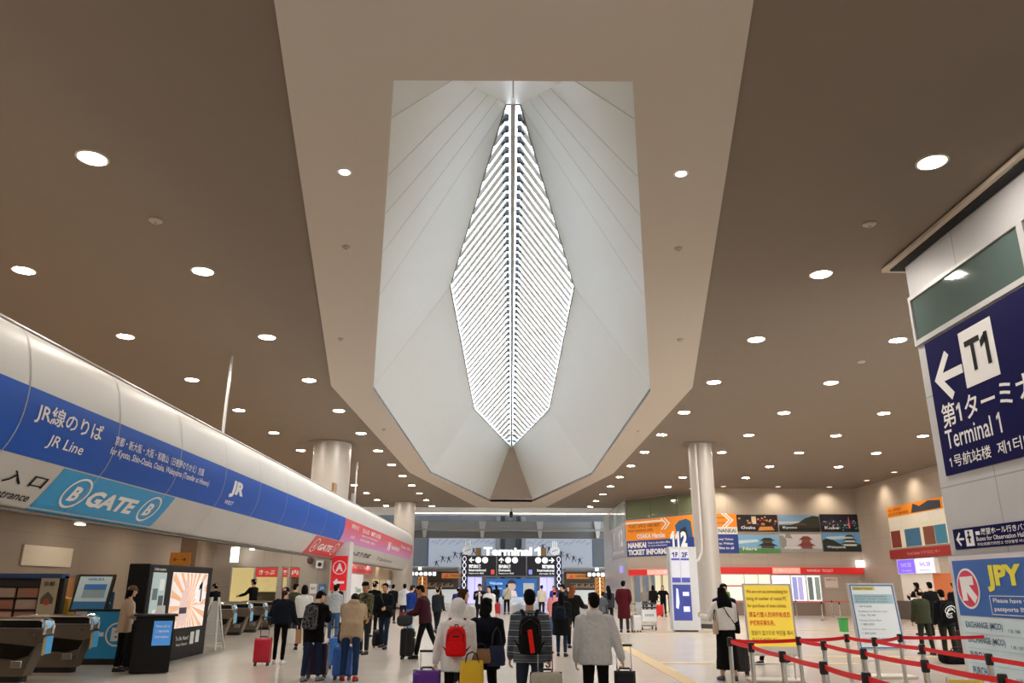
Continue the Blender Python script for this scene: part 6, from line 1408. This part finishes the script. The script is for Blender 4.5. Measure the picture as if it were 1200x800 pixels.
# right: shopfront
J = person(8.15, 49.4, 10, 'person with grey hair in grey top left of the dark pair at the shop', 1.66, top='8a8580', legc='26283a', hair='mid', hairc='grey', lod=2)
J = person(8.75, 49.8, -10, 'person in dark coat beside the grey haired one at the shop', 1.76, top='1a1718', legc='1c1c20', top_len=.2, lod=2, hair='bob')
J = person(9.25, 49.3, 175, 'person in black uniform facing viewer, hands on hips, at the shop', 1.76, top='0c0c10', legc='141620', top_len=.06, lod=2, hair='long', arms=((0,40,60,60),(0,40,60,60)))
suitcase(8.95, 49.0, 0, 'bright red suitcase standing before the black uniform', 'd01820', .42, .60, .28, .2)
J = person(8.15, 36.9, 20, 'person in orange and red top half hidden between totem and column', 1.66, top='c8502c', legc='1c1c20', lod=1, head=(10,0))
J = person(4.12, 15.75, 4, 'person with long black hair, white blouse and wide black trousers', 1.65, arms=((14,24,85,4),(12,10,60,16)), legs=((3,2),(-3,3)), top='e4e2e0', top_len=.0, top_fit=1.12, legc='08080a', leg_style='skirt', shoe='4a5868', hair='waist', head=(6,0), skin='light')
bag(3.93, 15.7, .82, 60, 'beige shoulder bag hanging left of the white blouse', 'c0a890', .20, .26, .10, 'shoulder_bag', loop=.2)
sling(J, -1, '101012', '101012', 'black sling bag across the white blouse')
J = person(4.62, 17.6, 175, 'person facing viewer half hidden between white blouse and yellow board', 1.72, top='14161e', legc='14161a', top_len=.14, head=(4,0))
suitcase(4.6, 16.7, 0, 'dark grey suitcase standing behind the yellow board stand', '2c2c30', .38, .56, .26, 0, 0)
J = person(5.95, 18.9, 70, 'person walking behind the yellow board, only dark legs and shoes showing', 1.66, top='14141a', legc='0c0d10', legs=((18,4),(-18,14)), shoe='0a0a0c')
J = person(12.8, 48.2, 0, 'distant person with green cap behind the white blouse', 1.72, top='5a8a3a', legc='20222a', lod=2, hat='beanie', hatc='2a5a30')
J = person(12.2, 48.4, 0, 'distant dark haired person left of the green cap', 1.74, top='1c1e26', legc='1c1e26', lod=2)
# right: queue
J = person(11.05, 21.9, 8, 'person in olive jacket and dark cap in the right queue', 1.64, top='3a3c2a', top_len=.12, top_fit=1.2, legc='2a2c24', leg_fit=1.1, shoe='141414', hat='cap', hatc='101010', legs=((4,3),(-5,4)))
J = person(10.75, 20.2, -6, 'person with black emblem backpack and dark olive trousers in the right queue', 1.62, top='14161a', top_len=.1, top_fit=1.1, legc='26281f', leg_fit=1.1, shoe='101010', head=(6,0))
backpack(J, 'black backpack with white script emblem in the right queue', '0a0a0c', (.36,.2,.50), .24, emblem='script')
t = thing('duffel_bag', 'black duffel bag on the floor below the emblem backpack', 'bag', (10.5, 19.4, 0)); MB().rbox((10.5,19.4,.14), (.85,.42,.28), .1, 4).build('bag_body', cloth('0c0c0e'), t, smooth=True); MB().tube([(10.3,19.4,.26),(10.4,19.4,.36),(10.6,19.4,.36),(10.7,19.4,.26)], .014, 8).build('bag_handle', M_black, t, smooth=True)
suitcase(11.25, 20.3, 0, 'dark maroon suitcase right of the emblem backpack', '3a1416', .42, .62, .28, .2, 0, 'soft')
J = person(15.6, 31.0, 20, 'person in black jacket standing under the violet screen', 1.86, top='0c0d10', legc='1a1a1e', top_len=.14, lod=1, arms=PHONE)
tag(MB().box(15.0, 15.35, 30.4, 30.43, .85, 1.35).build('paper_sign', M_white), 'small white paper sign on a post under the violet screen', 'sign')
tag(MB().cyl((15.18,30.45,0), (15.18,30.45,1.3), .02).build('sign_post', M_alu), 'thin post carrying the small white paper sign', 'post')
J = person(14.85, 28.6, 0, 'person in black behind the olive jacket, left of the two', 1.86, top='101116', legc='15151a', lod=1)
J = person(15.6, 28.4, 0, 'person in black behind the olive jacket, right of the two', 1.84, top='14151c', legc='15151a', lod=1)
J = person(14.9, 26.5, 30, 'person in dark jacket at the right block edge of the queue', 1.70, top='16161c', legc='1a1a1e', lod=1, head=(10,0), skin='mid')
# left: staff
J = person(-7.93, 16.85, -70, 'staff person in beige jacket and peaked hat at the black podium', 1.62, arms=((20,10,50,12),(20,12,45,14)), top='b8a088', top_len=.14, top_fit=1.05, legc='0c0c10', hair='bob', hat='brim', hatc='6a5a4c', open_front='e0dcd4', head=(6,10))
J = person(-11.35, 31.4, 60, 'officer in black uniform bending over behind the ticket gates', 1.72, top='0b0c10', legc='0c0c10', top_len=.1, lod=1, lean=16, arms=((40,10,40,0),(40,10,40,0)), hat='cap', hatc='0c0c10')
J = person(-10.85, 34.2, 70, 'officer in black uniform and peaked cap at the lit office window', 1.88, top='0c0d12', legc='0c0c10', top_len=.1, lod=1, arms=((45,10,30,0),(10,8,20,0)), hat='officer', hatc='0c0d14')
finish_soft()
